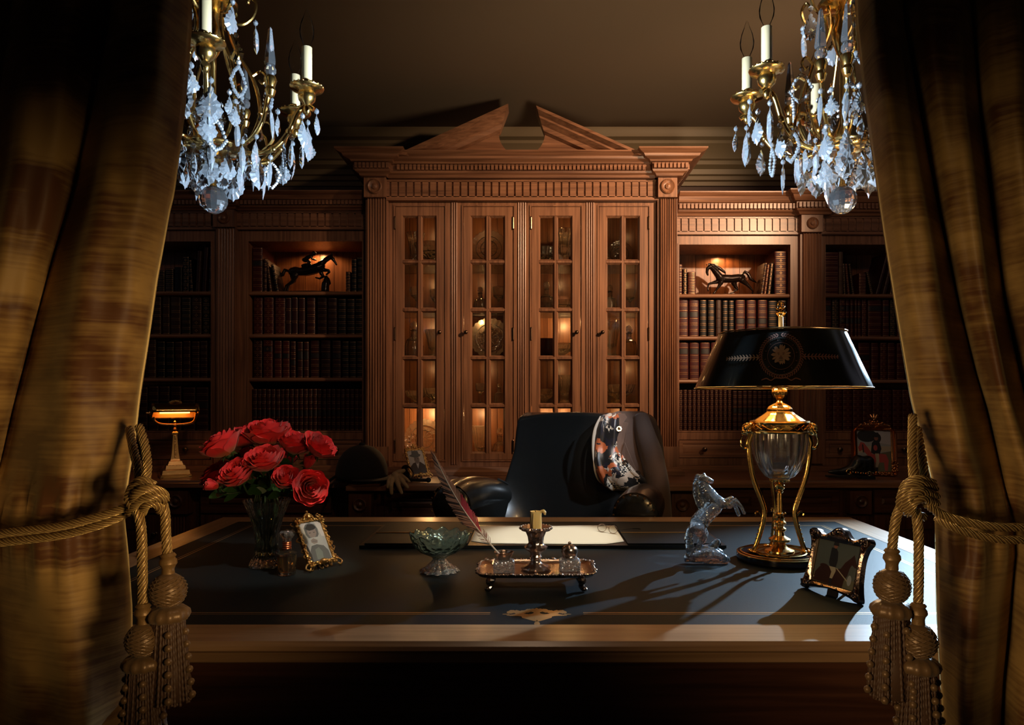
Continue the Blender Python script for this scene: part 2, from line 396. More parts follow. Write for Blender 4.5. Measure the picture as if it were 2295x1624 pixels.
for py in SHELFY:
    m=MB(); m.box(xa+.022,cx(1166)-.013,FC+.05,BK-.002,cz(py)-.004,cz(py)+.004); m.box(cx(1166)+.013,xb-.022,FC+.05,BK-.002,cz(py)-.004,cz(py)+.004)
    m.build('glass_shelf',glass('shelf_glass_%d'%py,(.85,1,.93),.0,milk=.02),g)['label']='clear glass shelf inside the cabinet'
# base moulding on the worktop
m=MB(); mould_u(m,xa-.005,xb+.005,FC-.045,WB-.01,[(0.02,CNT+.001),(.02,CNT+.018),(.012,CNT+.026),(.004,CNT+.034),(0,CNT+.036)])
m.build('base_moulding',W['x'],g,smooth=25)
# ================= FLANKING BOOKCASES
def bookcase(label,xo0,xo1,bays,pil,top,rowsh,bot,drawers,frz,ctop,cbreak,side):
    L=thing('bookcase',label,'bookcase',(fx((xo0+xo1)/2),FF,CNT))
    a,b=fx(xo0),fx(xo1)
    if side<0: a=XL+.005
    else: b=XR-.005
    z_top=fz(ctop); zo=fz(top); zbt=fz(bot)
    m=MB(); m.box(a,b,3.70,3.715,CNT,z_top-.03)
    n=round((b-a)/.075); w=(b-a)/n
    for i in range(n): m.box(a+i*w+.001,a+(i+1)*w-.001,3.693,3.70,zbt,zo)
    m.build('back_panel',WP['z'],L)
    m=MB(); m.box(a,b,FF+.02,3.69,zo,zo+.02); m.box(a,b,FF+.02,3.69,zbt-.02,zbt)
    ends=[(a,fx(bays[0][0]))]+[(fx(p[1]),fx(q2[0])) for p,q2 in zip(bays,bays[1:])]+[(fx(bays[-1][1]),b)]
    for u,v in ends: m.box(u,v,FF+.012,3.69,CNT+.04,zo+.01)
    m.build('carcass',W['z'],L)
    m=MB()
    for u,v in ends: m.box(u,v,FF,FF+.012,fz(1046),zo)
    m.box(a,b,FF,FF+.02,zo,fz(frz[1]))
    for p in bays:
        u,v=fx(p[0]),fx(p[1]); m.box(u,v,FF,FF+.02,fz(drawers[0]),zbt); m.box(u,v,FF,FF+.02,fz(1046),fz(drawers[1]))
        frame4(m,u-.006,v+.006,zbt-.006,zo+.006,u,v,zbt,zo,FF-.003,FF+.001)
    m.build('face_frame',W['z'],L,smooth=25)
    for py in rowsh:
        for p in bays:
            m=MB(); u,v=fx(p[0]),fx(p[1]); z=fz(py); m.box(u,v,FF+.012,3.69,z-.019,z); m.tube([(u,FF+.012,z-.0095),(v,FF+.012,z-.0095)],.0093,10)
            m.build('shelf',W['x'],L,smooth=30)
    for k,p in enumerate(bays):
        u,v=fx(p[0])-.004,fx(p[1])-.006
        if side<0 and k==0: u=max(u,fx(330))
        m=MB(); rpanel(m,u+.004,v+.002,fz(drawers[1])+.003,fz(drawers[0])-.003,FF-.004,.016,.005)
        dr=m.build('drawer',W['x'],L,smooth=25)
        for kx in p[2]: knob(dr,fx(kx),fz(1006),FF-.004,.012)
    for p in pil:
        u,v=fx(p[0]),fx(p[1]); m=MB(); m.box(u,v,FF-.02,FF,CNT+.10,fz(frz[1])); reeded(m,u+.012,v-.006,FF-.032,fz(985),fz(frz[1]),6)
        m.box(u-.003,v+.003,FF-.034,FF,CNT+.04,fz(985)); m.build('pilaster',W['z'],L,smooth=25)
        m=MB(); m.box(u-.003,v-.003,FF-.045,FF,fz(frz[1]),fz(frz[0])+.01); rosette(m,(u+v)/2-.002,fz((frz[0]+frz[1])/2),FF-.045,.028); m.build('rosette_block',W['z'],L)
    m=MB(); slotted(m,a,b,FF-.012,fz(frz[1]),fz(frz[0]),.0365,.0095); m.box(a,b,FF-.018,FF,fz(frz[1])-.006,fz(frz[1])+.001); m.build('frieze',W['x'],L,smooth=25)
    m=MB(); z0,z1=fz(frz[0]),z_top; pr=cornice_prof(z0,z1,.075)
    m.loft([[(x,FF-.01-p,z) for p,z in pr]+[(x,WB-.01,z1),(x,WB-.01,z0)] for x in (a,b)])
    dentils(m,a,b,FF-.044,z0+.26*(z1-z0),z0+.5*(z1-z0))
    for u,v in cbreak:
        u,v=fx(u),fx(v); mould_u(m,u+.03,v-.03,FF-.04,WB-.02,cornice_prof(z0,z1+.003,.08)); dentils(m,u,v,FF-.074,z0+.26*(z1-z0),z0+.5*(z1-z0))
    m.build('cornice',W['x'],L,smooth=25)
    m=MB(); m.box(a,b,FF-.03,FF+.01,CNT+.001,CNT+.02); m.box(a,b,FF-.02,FF+.01,CNT+.02,CNT+.03); m.box(a,b,FF-.01,FF+.01,CNT+.03,fz(1046)+.001); m.build('base_moulding',W['x'],L)
    return L
LB=bookcase('oak bookcase left of the glazed cabinet, behind the roses and riding hat',-50,822,[(215,473,[420]),(557,812,[640,757])],[(488,535)],541,[652,748,846],965,(985,1030),(474,513),437,[(478,545)],-1)
RB=bookcase('oak bookcase right of the glazed cabinet, behind the big table lamp',1516,2400,[(1522,1771,[1577,1712]),(1850,2100,[1879,2023])],[(1790,1838)],548,[658,753,850],965,(985,1026),(486,524),439,[(1775,1860)],1)
# ================= WORKTOP and base cupboards
CF1,CF2=3.05,2.95
m=MB(); XA,XB=X(775,CF2),X(1566,CF2)
def ltop(e): return [(XL+.005,CF1+e),(XA-.0+e,CF1+e),(XA+e,CF2+e),(XB-e,CF2+e),(XB-e,CF1+e),(XR-.005,CF1+e),(XR-.005,WB-.005),(XL+.005,WB-.005)]
rg=[]
for e,z in ((.012,CNT-.034),(.0,CNT-.030),(0,CNT-.012),(.008,CNT-.009),(.010,CNT-.004),(.014,CNT)): rg.append([(p[0],p[1],z) for p in ltop(e)])
m.loft(rg); wt=m.build('worktop',W['x'],None,smooth=25); tag(wt,'long oak worktop running under the cabinet and bookcases, stepped forward in the middle','worktop')
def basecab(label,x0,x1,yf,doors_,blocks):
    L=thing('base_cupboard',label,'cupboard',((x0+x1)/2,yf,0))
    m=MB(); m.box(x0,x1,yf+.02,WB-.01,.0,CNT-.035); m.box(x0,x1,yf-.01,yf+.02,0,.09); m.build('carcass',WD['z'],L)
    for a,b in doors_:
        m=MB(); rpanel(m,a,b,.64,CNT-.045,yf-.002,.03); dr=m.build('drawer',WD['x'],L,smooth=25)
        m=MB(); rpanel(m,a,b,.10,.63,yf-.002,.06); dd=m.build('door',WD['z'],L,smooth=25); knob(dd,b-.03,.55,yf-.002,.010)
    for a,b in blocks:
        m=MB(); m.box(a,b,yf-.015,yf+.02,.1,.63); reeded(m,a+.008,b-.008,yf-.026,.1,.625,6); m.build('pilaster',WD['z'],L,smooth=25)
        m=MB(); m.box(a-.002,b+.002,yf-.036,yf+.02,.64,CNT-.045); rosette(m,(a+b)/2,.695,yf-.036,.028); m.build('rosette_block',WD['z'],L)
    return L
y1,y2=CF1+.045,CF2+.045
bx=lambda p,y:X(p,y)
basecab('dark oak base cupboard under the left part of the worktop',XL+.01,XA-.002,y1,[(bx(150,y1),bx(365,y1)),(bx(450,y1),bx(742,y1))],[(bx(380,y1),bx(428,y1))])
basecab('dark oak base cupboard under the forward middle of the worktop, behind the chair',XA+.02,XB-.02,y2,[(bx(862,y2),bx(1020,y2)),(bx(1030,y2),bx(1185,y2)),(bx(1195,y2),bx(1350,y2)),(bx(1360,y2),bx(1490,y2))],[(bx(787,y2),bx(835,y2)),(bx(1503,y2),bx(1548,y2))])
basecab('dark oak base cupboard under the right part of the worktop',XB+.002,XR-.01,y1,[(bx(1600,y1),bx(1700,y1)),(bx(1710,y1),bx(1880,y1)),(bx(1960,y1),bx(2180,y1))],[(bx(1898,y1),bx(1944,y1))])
# ================= BOOKS
BCOL={'r':(.085,.010,.009),'d':(.040,.007,.007),'k':(.006,.005,.005),'b':(.06,.024,.013),'t':(.14,.075,.04),'g':(.025,.018,.009)}
BM={k:plain('book_leather_'+k,tuple(x*.62 for x in c),.45,spec=.35,bump=.2,bscale=180,var=.25,vscale=30) for k,c in BCOL.items()}
GILTB=plain('book_gilt',(.55,.30,.13),.4,.7); LABM={'k':plain('black_title_leather',(.010,.008,.008),.45),'r':plain('red_title_leather',(.16,.02,.015),.45)}
PAGES=plain('page_edges',(.42,.33,.20),.8)
def book(w,h,dep,st,bands,lab,gilt):
    """spine faces -y at y=0; returns root"""
    def arc(e,n=8,half=1.0): return [(-w/2*half*cos(PI*i/n) ,-.0045*sin(PI*i/n)*1.0-e) for i in range(n+1)]
    m=MB(); zs=[(0,0)]; bz=[h*(i+1)/(bands+1) for i in range(bands)]
    for z in bz: zs+=[(z-.0028,0),(z-.0018,.0018),(z+.0018,.0018),(z+.0028,0)]
    zs.append((h,0)); rings=[]
    for z,e in zs: rings.append([(x,y+.006,z) for x,y in arc(e)]+[(w/2,dep,z),(w/2-.0025,dep,z),(w/2-.0025,.02,z),(-w/2+.0025,.02,z),(-w/2+.0025,dep,z),(-w/2,dep,z)])
    m.loft(rings); o=m.build('book',BM[st],None,smooth=40)
    m=MB(); m.box(-w/2+.0026,w/2-.0026,.0205,dep-.004,.003,h-.003); m.build('page_block',PAGES,o,smooth=0)
    def strip(mb,z0,z1,e):
        a=arc(e,8,.96); mb.loft([[(x,y+.006,z0) for x,y in a],[(x,y+.006,z1) for x,y in a]],close=False,cap=False)
    if gilt:
        m=MB(); t=.0011
        for z in bz: strip(m,z-.0045,z-.0045+t,.0004); strip(m,z+.0036,z+.0036+t,.0004)
        strip(m,.004,.0052,.0004); strip(m,h-.005,h-.0038,.0004)
        if gilt>1:
            zz=[0]+bz+[h]
            for a,b in zip(zz,zz[1:]):
                c=(a+b)/2; s=min(w*.22,(b-a)*.22)
                for k in range(4):
                    an=PI/2*k; dx,dz=cos(an)*s*.6,sin(an)*s*.6
                    m.add([(dx-s*.3,-.00 if 0 else .0006,c+dz),(dx,.0006,c+dz-s*.3),(dx+s*.3,.0006,c+dz),(dx,.0006,c+dz+s*.3)],[(0,1,2,3)])
        m.build('gilt_edging',GILTB,o,smooth=40)
    for i in range(len(lab)):
        seg=[0]+bz+[h]; j=lab[i]
        m=MB(); strip(m,seg[j]+.0035,seg[j+1]-.0035,.0006); m.build('title_label',LABM['k' if st!='k' else 'r'],o,smooth=40)
    return o
DESC={'r':'red leather book','d':'dark red leather book','k':'black leather book','b':'brown leather book','t':'tan leather book','g':'dark gilt-tooled book'}
def row(bay,shelf,base,spec,side_group,back=0):
    z=fz(base)+.0006; n=len(spec)
    for i,sp in enumerate(spec):
        x0,x1,top,st=sp[:4]; lean=sp[4] if len(sp)>4 else 0; bands=sp[5] if len(sp)>5 else 5; lab=sp[6] if len(sp)>6 else (); gl=sp[7] if len(sp)>7 else 1
        d=FF+.03; w=(x1-x0)*FF/F-.0008; h=(base-top)*d/F
        if lean: h=h/cos(R(lean))-w*abs(sin(R(lean)))
        o=book(w,h,min(.16,h*.72),st,bands,lab,gl); o.location=(X((x0+x1)/2,FF),d+random.uniform(-.002,.004),z+(w/2*abs(sin(R(lean))) if lean else 0)); o.rotation_euler=(0,R(lean),0)
        pos=('%s from the left'%ordn(i)) if i<n-1 else 'last at the right'
        if i==0: pos='first at the left'
        tag(o,'%s%s, %s on the %s shelf, %s'%('leaning ' if lean else '',DESC[st],pos,shelf,bay),'book','books on the %s shelf, %s'%(shelf,bay))
def evenrow(x0,x1,n,top,st,bands=5,lab=(),gl=1): 
    w=(x1-x0)/n; return [(x0+i*w+.3,x0+(i+1)*w-.3,top+random.uniform(-.5,.5),st,0,bands,lab,gl) for i in range(n)]
A='far left bay'; B='jockey bronze bay'; C='trotting horse bay'; D='far right bay'
row(A,'top',652,[(343,361,604,'k'),(362,381,600,'k'),(382,400,596,'k',0,3,(),0),(402,416,573,'k',0,4,(),2),(417,425,580,'k',-3),(430,440,560,'b',3,3,(),0),(445,455,552,'d',3,3,(),0),(459,470,550,'d',2,3)],'')
row(A,'second',748,[(334,353,664,'b'),(355,372,662,'b',0,3),(374,397,663,'b',0,4),(399,420,665,'g'),(422,444,662,'b',0,4,(),2),(446,463,664,'g',0,4,(),2),(464,472,664,'k')],'')
row(A,'third',846,[(322,341,760,'b'),(343,361,764,'k',0,4),(363,381,765,'k',0,4),(383,400,765,'d',0,4),(402,419,763,'d',0,4),(421,439,764,'d'),(441,458,763,'d'),(460,472,763,'d')],'')
row(A,'bottom',965,[(300,322,868,'d'),(324,347,866,'d',0,5,(3,)),(349,372,866,'d',0,5,(3,)),(374,398,866,'d',0,5,(3,)),(401,429,868,'d',0,5,(3,)),(432,460,868,'d',0,5,(3,)),(462,472,870,'k')],'')
row(B,'top',652,[(559,582,552,'r',0,6,(4,)),(584,592,578,'d'),(597,604,582,'b',-7),(613,620,590,'k',-11),(771,782,607,'d',0,6,(),2),(784,796,578,'k'),(797,811,574,'k')],'')
row(B,'second',748,[(562,582,663,'r',0,5,(),2),(585,607,664,'r',0,5,(),2),(610,633,662,'r',0,5,(),2),(634,647,665,'d',0,2),(648,662,664,'d',0,2),(663,678,665,'d',0,2),(682,701,663,'d',0,5),(706,728,664,'d',0,5),(730,751,666,'d',0,5)]+evenrow(753,811,3,668,'k'),'')
row(B,'third',846,[(562,581,760,'d',0,5,(),2),(584,605,760,'r',0,5,(4,),2),(608,625,762,'r',0,5,(3,)),(627,643,762,'r',0,5,(3,)),(645,657,764,'d',0,5,(2,)),(660,673,765,'d',0,3,(2,)),(675,687,765,'d',0,3,(2,)),(690,711,761,'d',0,5,(3,)),(714,736,761,'d',0,5,(3,)),(740,760,762,'d',0,5,(3,))]+evenrow(762,811,3,764,'k'),'')
row(B,'bottom',965,evenrow(559,811,24,872,'d',5,(2,)),'')
row(C,'top',658,[(1523,1533,590,'r'),(1534,1544,600,'k',0,5,(),2),(1545.5,1564,607,'r',0,6),(1709,1716,586,'b',8),(1716,1723,590,'r',7,6,(),2),(1724,1733,587,'k',6,6,(),2),(1741,1769,561,'r',0,6,(),2)],'')
row(C,'second',753,[(1524,1546,668,'r',0,5,(3,)),(1548,1570,668,'r',0,5,(3,)),(1572,1588,670,'k'),(1590,1606,670,'k'),(1608,1621,670,'b',0,3,(),0),(1623,1636,672,'k'),(1637,1650,672,'k'),(1653,1675,670,'r',0,5,(2,)),(1678,1700,670,'r',0,5,(2,)),(1703,1725,670,'r',0,5,(2,))]+evenrow(1727,1770,2,672,'k'),'')
row(C,'third',850,[(1524,1547,766,'r',0,5,(4,)),(1549,1571,766,'r',0,5,(4,)),(1573,1595,766,'r',0,5,(4,))]+evenrow(1597,1770,7,766,'r'),'')
row(C,'bottom',965,evenrow(1524,1645,12,874,'d',6,(),2)+evenrow(1646,1770,11,876,'d',6,(3,)),'')
row(D,'top',658,[(1853,1886,563,'r',0,7),(1887,1897,562,'t',0,2,(),0),(1898,1904,588,'g',-2,6,(),2),(1907,1913,588,'r',-5,6,(),2),(1917,1923,588,'g',-7,6,(),2),(1932,1949,610,'r',0,6),(1958,1965,606,'g',-11,5,(),2),(1970,1979,563,'d',15,3,(),0),(1985,1994,575,'b',14,3,(),0),(2002,2010,592,'b',12,3),(2016,2040,600,'r')],'')
row(D,'second',753,[(1851,1870,668,'r',0,5,(4,)),(1871,1886,668,'g',0,7,(),2),(1888,1902,668,'r',0,5,(2,4),2),(1903,1912,668,'r',0,5,(2,4)),(1913,1921,668,'r',0,5,(2,4)),(1922,1929,668,'r',0,5,(2,4)),(1930,1938,668,'r',0,5,(2,4)),(1939,1951,669,'r',0,5,(),2),(1953,1984,669,'r',0,5,(4,)),(1986,2001,670,'r',0,5,(4,)),(2003,2016,670,'g',0,5,(),2)]+evenrow(2018,2098,4,670,'r'),'')
row(D,'third',850,evenrow(1852,1911,3,766,'d')+[(1913,1927,766,'g',0,5,(),2),(1931,1957,766,'r',0,5,(3,)),(1960,1977,767,'r'),(1980,1996,767,'r',0,5,(),2),(1998,2015,767,'r'),(2018,2036,768,'r')]+evenrow(2038,2098,3,768,'r'),'')
row(D,'bottom',965,evenrow(1851,2098,11,874,'r',6,(),2),'')
# ================= DESK
DX0,DX1=X(499,on(1158)),X(1905,on(1158)); DY1=on(1158); DY0=on(1438)
dk=thing('writing_desk','big oak writing desk with a black leather top and gold tooled border','desk',((DX0+DX1)/2,(DY0+DY1)/2,0))
rw=.085
m=MB()
o4=[(DX0,DY0),(DX1,DY0),(DX1,DY1),(DX0,DY1)]; i4=[(DX0+rw,DY0+rw),(DX1-rw,DY0+rw),(DX1-rw,DY1-rw),(DX0+rw,DY1-rw)]
def off(q,e): sx=[-1,1,1,-1]; sy=[-1,-1,1,1]; return [(x+sx[i]*e,y+sy[i]*e) for i,(x,y) in enumerate(q)]
r=[]
for e,z in ((-.004,DESK),(0,DESK-.003),(.004,DESK-.006),(.006,DESK-.012),(.0,DESK-.016),(-.002,DESK-.018),(-.002,DESK-.032),(-.008,DESK-.036),(-.02,DESK-.040)): r.append([(x,y,z) for x,y in off(o4,e)])
m.loft(r,cap=False)
for k in (0,2): # long boards, mitred
    a,b=k,(k+1)%4; P4=[off(o4,-.004)[a],off(o4,-.004)[b],i4[b],i4[a]]; m.add([(x,y,DESK) for x,y in P4],[(0,1,2,3)])
m.build('top_frame',WR['x'],dk,smooth=25)
m=MB()
for k in (1,3):
    a,b=k,(k+1)%4; P4=[off(o4,-.004)[a],off(o4,-.004)[b],i4[b],i4[a]]; MB().add([(x,y,DESK) for x,y in P4],[(0,1,2,3)]).build('top_frame_end',WR['y'],dk,smooth=0)
m=MB(); m.box(i4[0][0],i4[1][0],i4[0][1],i4[2][1],DESK-.03,DESK-.0006); m.build('leather_inlay',DLEA,dk,smooth=0)
m=MB(); zt_=DESK-.0004
def ringln(e,w,skip=None):
    x0,y0=i4[0][0]+e,i4[0][1]+e; x1,y1=i4[2][0]-e,i4[2][1]-e
    xm=X(1203,on(1373)); g0,g1=xm-.082,xm+.082
    def rct(a,b,c,d): m.add([(a,c,zt_),(b,c,zt_),(b,d,zt_),(a,d,zt_)],[(0,1,2,3)])
    rct(x0,g0,y0,y0+w); rct(g1,x1,y0,y0+w); rct(x0,x1,y1-w,y1); rct(x0,x0+w,y0,y1); rct(x1-w,x1,y0,y1)
ringln(.058,.0018); ringln(.066,.0032)
m.build('gold_edging',TOOL,dk,smooth=0); m=MB()
# scrolled gold cartouche on the near border
xm,ym=X(1203,on(1373)),on(1373)
rng=random.Random(3)
def blob(x,y,rx,ry,n=10,z=zt_):
    m.add([(x+rx*cos(TAU*i/n),y+ry*sin(TAU*i/n),z) for i in range(n)],[tuple(range(n))])
for s in (-1,1):
    for k in range(15):
        t=k/14; xx=xm+s*(.003+.046*t); hh=.016*(1-t)**.5
        blob(xx,ym+.010-.006*t+.002*sin(9*t),.0045,.005+.001*sin(k*2.1),8,zt_+k*2e-6)
        blob(xx,ym-.004-.004*sin(7*t)*(1-t),.0042,.0065*(1-t)+.0015,8,zt_+.00004+k*2e-6)
        if k<9: blob(xm+s*(.002+.022*t*1.6),ym-.018+.016*t,.0042,.0042,8,zt_+.00008+k*2e-6)
    blob(xm+s*.054,ym-.001,.007,.0012,8,zt_+.0001)
blob(xm,ym-.028,.005,.006,10,zt_+.00012); blob(xm,ym,.006,.018,12,zt_+.00014)
m.v=[(a,ym-.004+(b_-ym)*1.95,c) for a,b_,c in m.v]
m.build('gold_cartouche_print',TOOL,dk,smooth=0)
# carcass: apron, two pedestals with fielded panels
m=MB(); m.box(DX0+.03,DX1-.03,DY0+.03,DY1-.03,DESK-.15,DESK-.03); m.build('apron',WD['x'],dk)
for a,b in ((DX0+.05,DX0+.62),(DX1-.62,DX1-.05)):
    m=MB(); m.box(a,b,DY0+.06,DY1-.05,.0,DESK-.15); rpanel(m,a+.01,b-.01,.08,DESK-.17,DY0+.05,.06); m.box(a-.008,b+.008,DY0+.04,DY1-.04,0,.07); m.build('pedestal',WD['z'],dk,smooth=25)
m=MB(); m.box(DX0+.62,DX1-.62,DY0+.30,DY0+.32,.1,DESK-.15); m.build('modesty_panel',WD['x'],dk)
def at(px,py): d=on(py); return X(px,d),d
# ================= blotter, paper, spectacles
by0,by1=on(1229),on(1183)
bxa,bxb=X(805,by0),X(1628,by0)
g=thing('desk_blotter','long black leather desk blotter under the white paper','desk blotter',((bxa+bxb)/2,(by0+by1)/2,DESK))
m=MB(); m.box(bxa,bxb,by0,by1+.01,DESK+.0006,DESK+.008); m.build('pad',LEA,g)
for a,b in ((bxa+.012,X(1048,by0)),(X(1408,by0),bxb-.012)):
    m=MB(); m.box(a,b,by0+.005,by1,DESK+.008,DESK+.0125); m.build('side_flap',DLEA,g)
    m=MB(); m.box(a+.0,b-.0,on(1204),on(1204)+.003,DESK+.0126,DESK+.0145); m.build('flap_welt',TOOL,g)
px0,px1=X(1052,by0),X(1404,by0); g2=MB()
def pf(u,v):
    x=px0+(px1-px0)*u; y=on(1226)+(on(1185)-on(1226))*v+.006*sin(u*9)*(v)+.004*sin(u*5+1)*(1-v)
    e=min(u,1-u); c=max(0,.12-e)/.12; 
    if v<.3: y+=.03*c*(1-v/.3)
    return (x,y,DESK+.0086+.0008*sin(u*7)*sin(v*5)+.0008)
o=g2.grid(pf,24,8).build('writing_paper',PAPER,None,smooth=180); sm=o.modifiers.new('t','SOLIDIFY'); sm.thickness=.0004
tag(o,'large white sheet of paper lying on the blotter','paper')
gx,gy=X(1362,1.93),1.95
g=thing('reading_glasses','thin metal reading glasses with dark temples lying on the paper','glasses',(gx,gy,DESK+.0105),(0,0,R(-42))); g.scale=(.72,.72,.72)
m=MB()
for s in (-1,1):
    c=[(s*.026+.020*cos(TAU*i/20),-.0+.0*i,.015+.014*sin(TAU*i/20)) for i in range(21)]
    m.tube([(x,y-.0+ .008*(z/.03),z) for x,y,z in c],.0010,6)
m.tube(spline([(-.007,.003,.017),(0,.002,.021),(.007,.003,.017)]),.0007,6); m.build('frame',SILV,g,world=False)
m=MB()
for s in (-1,1): m.add([(s*.026+.0195*cos(TAU*i/20),.008*((.015+.0135*sin(TAU*i/20))/.03),.015+.0135*sin(TAU*i/20)) for i in range(20)],[tuple(range(20))])
m.build('lens_pair',PANE,g,world=False)
for s in (-1,1):
    m=MB(); m.tube(spline([(s*.047,.003,.016),(s*.055,.03,.015),(s*.06,.09,.010),(s*.062,.12,.006),(s*.063,.138,.001)]),[.0009]*12+[.0016]*13,6); m.build('temple',BLK if 0 else plain('black_acetate',(.01,.01,.01),.2),g,world=False)
# ================= INKSTAND
ic=X(1201,1.45); iy=1.455
g=thing('inkstand','ornate antique silver inkstand tray with glass inkwells and a central candlestick','inkstand',(ic,iy,DESK))
m=MB(); hw,hd=.118,.068
def rr_(hx,hy,r,z,n=6,wob=0):
    out=[]
    for q,(sx,sy) in enumerate(((1,1),(-1,1),(-1,-1),(1,-1))):
        for k in range(n+1):
            a=q*PI/2+PI/2*k/n; out.append((sx*(hx-r)+r*cos(a),sy*(hy-r)+r*sin(a),z))
    return out
m.loft([rr_(hw-.012,hd-.012,.02,.026),rr_(hw-.004,hd-.004,.026,.028),rr_(hw,hd,.028,.033),rr_(hw-.004,hd-.004,.026,.035),rr_(hw-.012,hd-.012,.022,.030),rr_(hw-.028,hd-.028,.012,.029)],cap=True)
tray=m.build('tray',SILV,g,world=False,smooth=40)
m=MB(); peri=rr_(hw-.001,hd-.001,.027,.0345,8)
pp=[]; 
for i in range(len(peri)):
    a,b=Vector(peri[i]),Vector(peri[(i+1)%len(peri)]); L=(b-a).length; n=max(1,int(L/.0052))
    for k in range(n): pp.append(a.lerp(b,k/n))
for i,p in enumerate(pp):
    m.ball(tuple(p),.0026+.0012*(i%3==0),7,sz=.8)
    if i%9==0: m.ball((p.x*1.01,p.y*1.02,p.z+.002),.0048,8,sz=.6)
m.build('gadrooned_rim',SILV,tray,world=False,smooth=60)
for sx in (-1,1):
    for sy in (-1,1):
        m=MB(); x,y=sx*.085,sy*.05
        m.tube(spline([(x,y,.028),(x+sx*.008,y+sy*.006,.020),(x+sx*.003,y+sy*.003,.010),(x+sx*.010,y+sy*.008,.003)]),[.009]*4+[.006]*7+[.005]*8,8); m.ball((x+sx*.010,y+sy*.008,.005),.006,10,sz=.8)
        m.ball((x+sx*.004,y+sy*.004,.022),.009,8); m.build('foot',SILV,g,world=False)
m=MB(); zb_=.03
m.lathe([(.028,zb_),(.030,zb_+.003),(.026,zb_+.007),(.018,zb_+.010),(.011,zb_+.014),(.009,zb_+.022),(.012,zb_+.026),(.010,zb_+.030),(.013,zb_+.036),(.022,zb_+.041),(.0235,zb_+.046),(.018,zb_+.050),(.0145,zb_+.054),(.016,zb_+.066),(.021,zb_+.078),(.026,zb_+.080)],n=36,flute=12,fa=.035)
m.lathe([(.026,zb_+.079),(.031,zb_+.081),(.033,zb_+.084),(.030,zb_+.087),(.024,zb_+.0865),(.013,zb_+.084)],n=48,flute=12,fa=.06)
for k in range(24): m.ball((.031*cos(TAU*k/24),.031*sin(TAU*k/24),zb_+.086),.0022,6)
cs=m.build('candlestick',SILV,g,world=False,smooth=50)
m=MB(); c0=zb_+.083; top=.148
m.lathe([(.0118,c0),(.0122,c0+.01),(.0116,top-.008),(.0122,top-.003),(.0118,top),(.0095,top-.001),(.006,top-.005),(0,top-.006)],n=28)
m.tube(spline([(.009,-.004,top-.001),(.015,-.006,top+.0015),(.0185,-.007,top-.003),(.0180,-.007,top-.006)]),[.003]*6+[.0036]*6+[.0022]*7,8)
m.tube(spline([(-.004,-.0115,top-.003),(-.005,-.0125,top-.02),(-.005,-.0125,top-.032)]),.0018,6)
o=m.build('candle',WAX,None,world=False,smooth=50); o.location=(ic,iy,DESK); tag(o,'short cream candle with a curl of melted wax, standing in the inkstand','candle')
m=MB(); m.tube(spline([(0,0,top-.007),(.0,.0,top-.002),(-.002,0,top+.0015)]),.0008,6); m.build('wick',BLK,o,world=False)
for px,lab in ((1130,0),(1277,1)):
    x=X(px,1.45)-ic; y=-.012 if lab==0 else .0
    m=MB(); a=.021
    m.loft([rr_(a,a,.003,.030,2),rr_(a,a,.003,.047,2),rr_(a*.8,a*.8,.006,.052,2),rr_(a*.55,a*.55,.008,.053,2)]); 
    for v in range(len(m.v)): m.v[v]=(m.v[v][0]+x,m.v[v][1]+y,m.v[v][2])
    w_=m.build('inkwell',CLR,g,world=False,smooth=20)
    m=MB()
    if lab==0: m.lathe([(.012,.0535),(.016,.060),(.0195,.066),(.020,.068),(.018,.068),(.013,.062),(0,.060)],(x,y,0),28)
    else:
        m.lathe([(.013,.0535),(.0145,.056),(.0135,.058),(.0165,.064),(.0165,.070),(.013,.076),(.006,.080),(0,.081)],(x,y,0),24,flute=12,fa=.04); m.ball((x,y,.083),.0035,10)
    m.build('cup' if lab==0 else 'lid',SILV,w_,world=False,smooth=50)
# quill
A=Vector((X(1122,1.42),1.432,DESK+.062)); Bq=Vector((X(972,1.47),1.47,Z(1016,1.47)))
g=thing('quill_pen','long red brown feather quill standing in the open inkwell cup','quill',tuple(A))
ax=(Bq-A); L=ax.length; ax.normalize(); sd=Vector((ax.z,0,-ax.x))   # sideways, in the picture to the right
def qc(t,s=0,n=0):
    return A+ax*L*t+sd*(s-.012*sin(PI*t))+Vector((0,1,0))*n
m=MB(); m.tube([qc(i/20) for i in range(21)],[.0016*(1-.75*i/20)+.0002 for i in range(21)],8); m.build('shaft',plain('quill_shaft',(.62,.46,.34),.4),g)
FE=[plain('feather_brown',(.34,.13,.07),.7),plain('feather_red',(.42,.02,.035),.6),plain('feather_dark',(.05,.018,.012),.7)]
m=MB(); rng=random.Random(5)
def vw(t,side):
    if t<.18: return 0
    if side<0: return .017*min(1,(t-.18)/.12)*(1-min(1,max(0,(t-.55)/.45)))**.8+.001
    return .012*min(1,(t-.18)/.10)*(1-min(1,max(0,(t-.5)/.42)))**1.2+(.0008 if t<.9 else 0)
N=150
for side in (-1,1):
    for i in range(N):
        t=.2+.79*i/N; w=vw(t,side)*(1+.12*rng.uniform(-1,1)); ln=.020/L
        c=2 if (side<0 and (i//5)%2==0) else 0
        if side>0 and t<.52: c=1
        if rng.random()<.1: c=0
        zz=.0012*rng.uniform(-1,1)
        p0=qc(t-.004,0,zz*.2);p1=qc(t+.006,0,zz*.2); p2=qc(t+ln+.006,side*w,zz+.003*side); p3=qc(t+ln-.002,side*w,zz+.003*side)
        m.add([tuple(p0),tuple(p1),tuple(p2),tuple(p3)],[(0,1,2,3)],c)
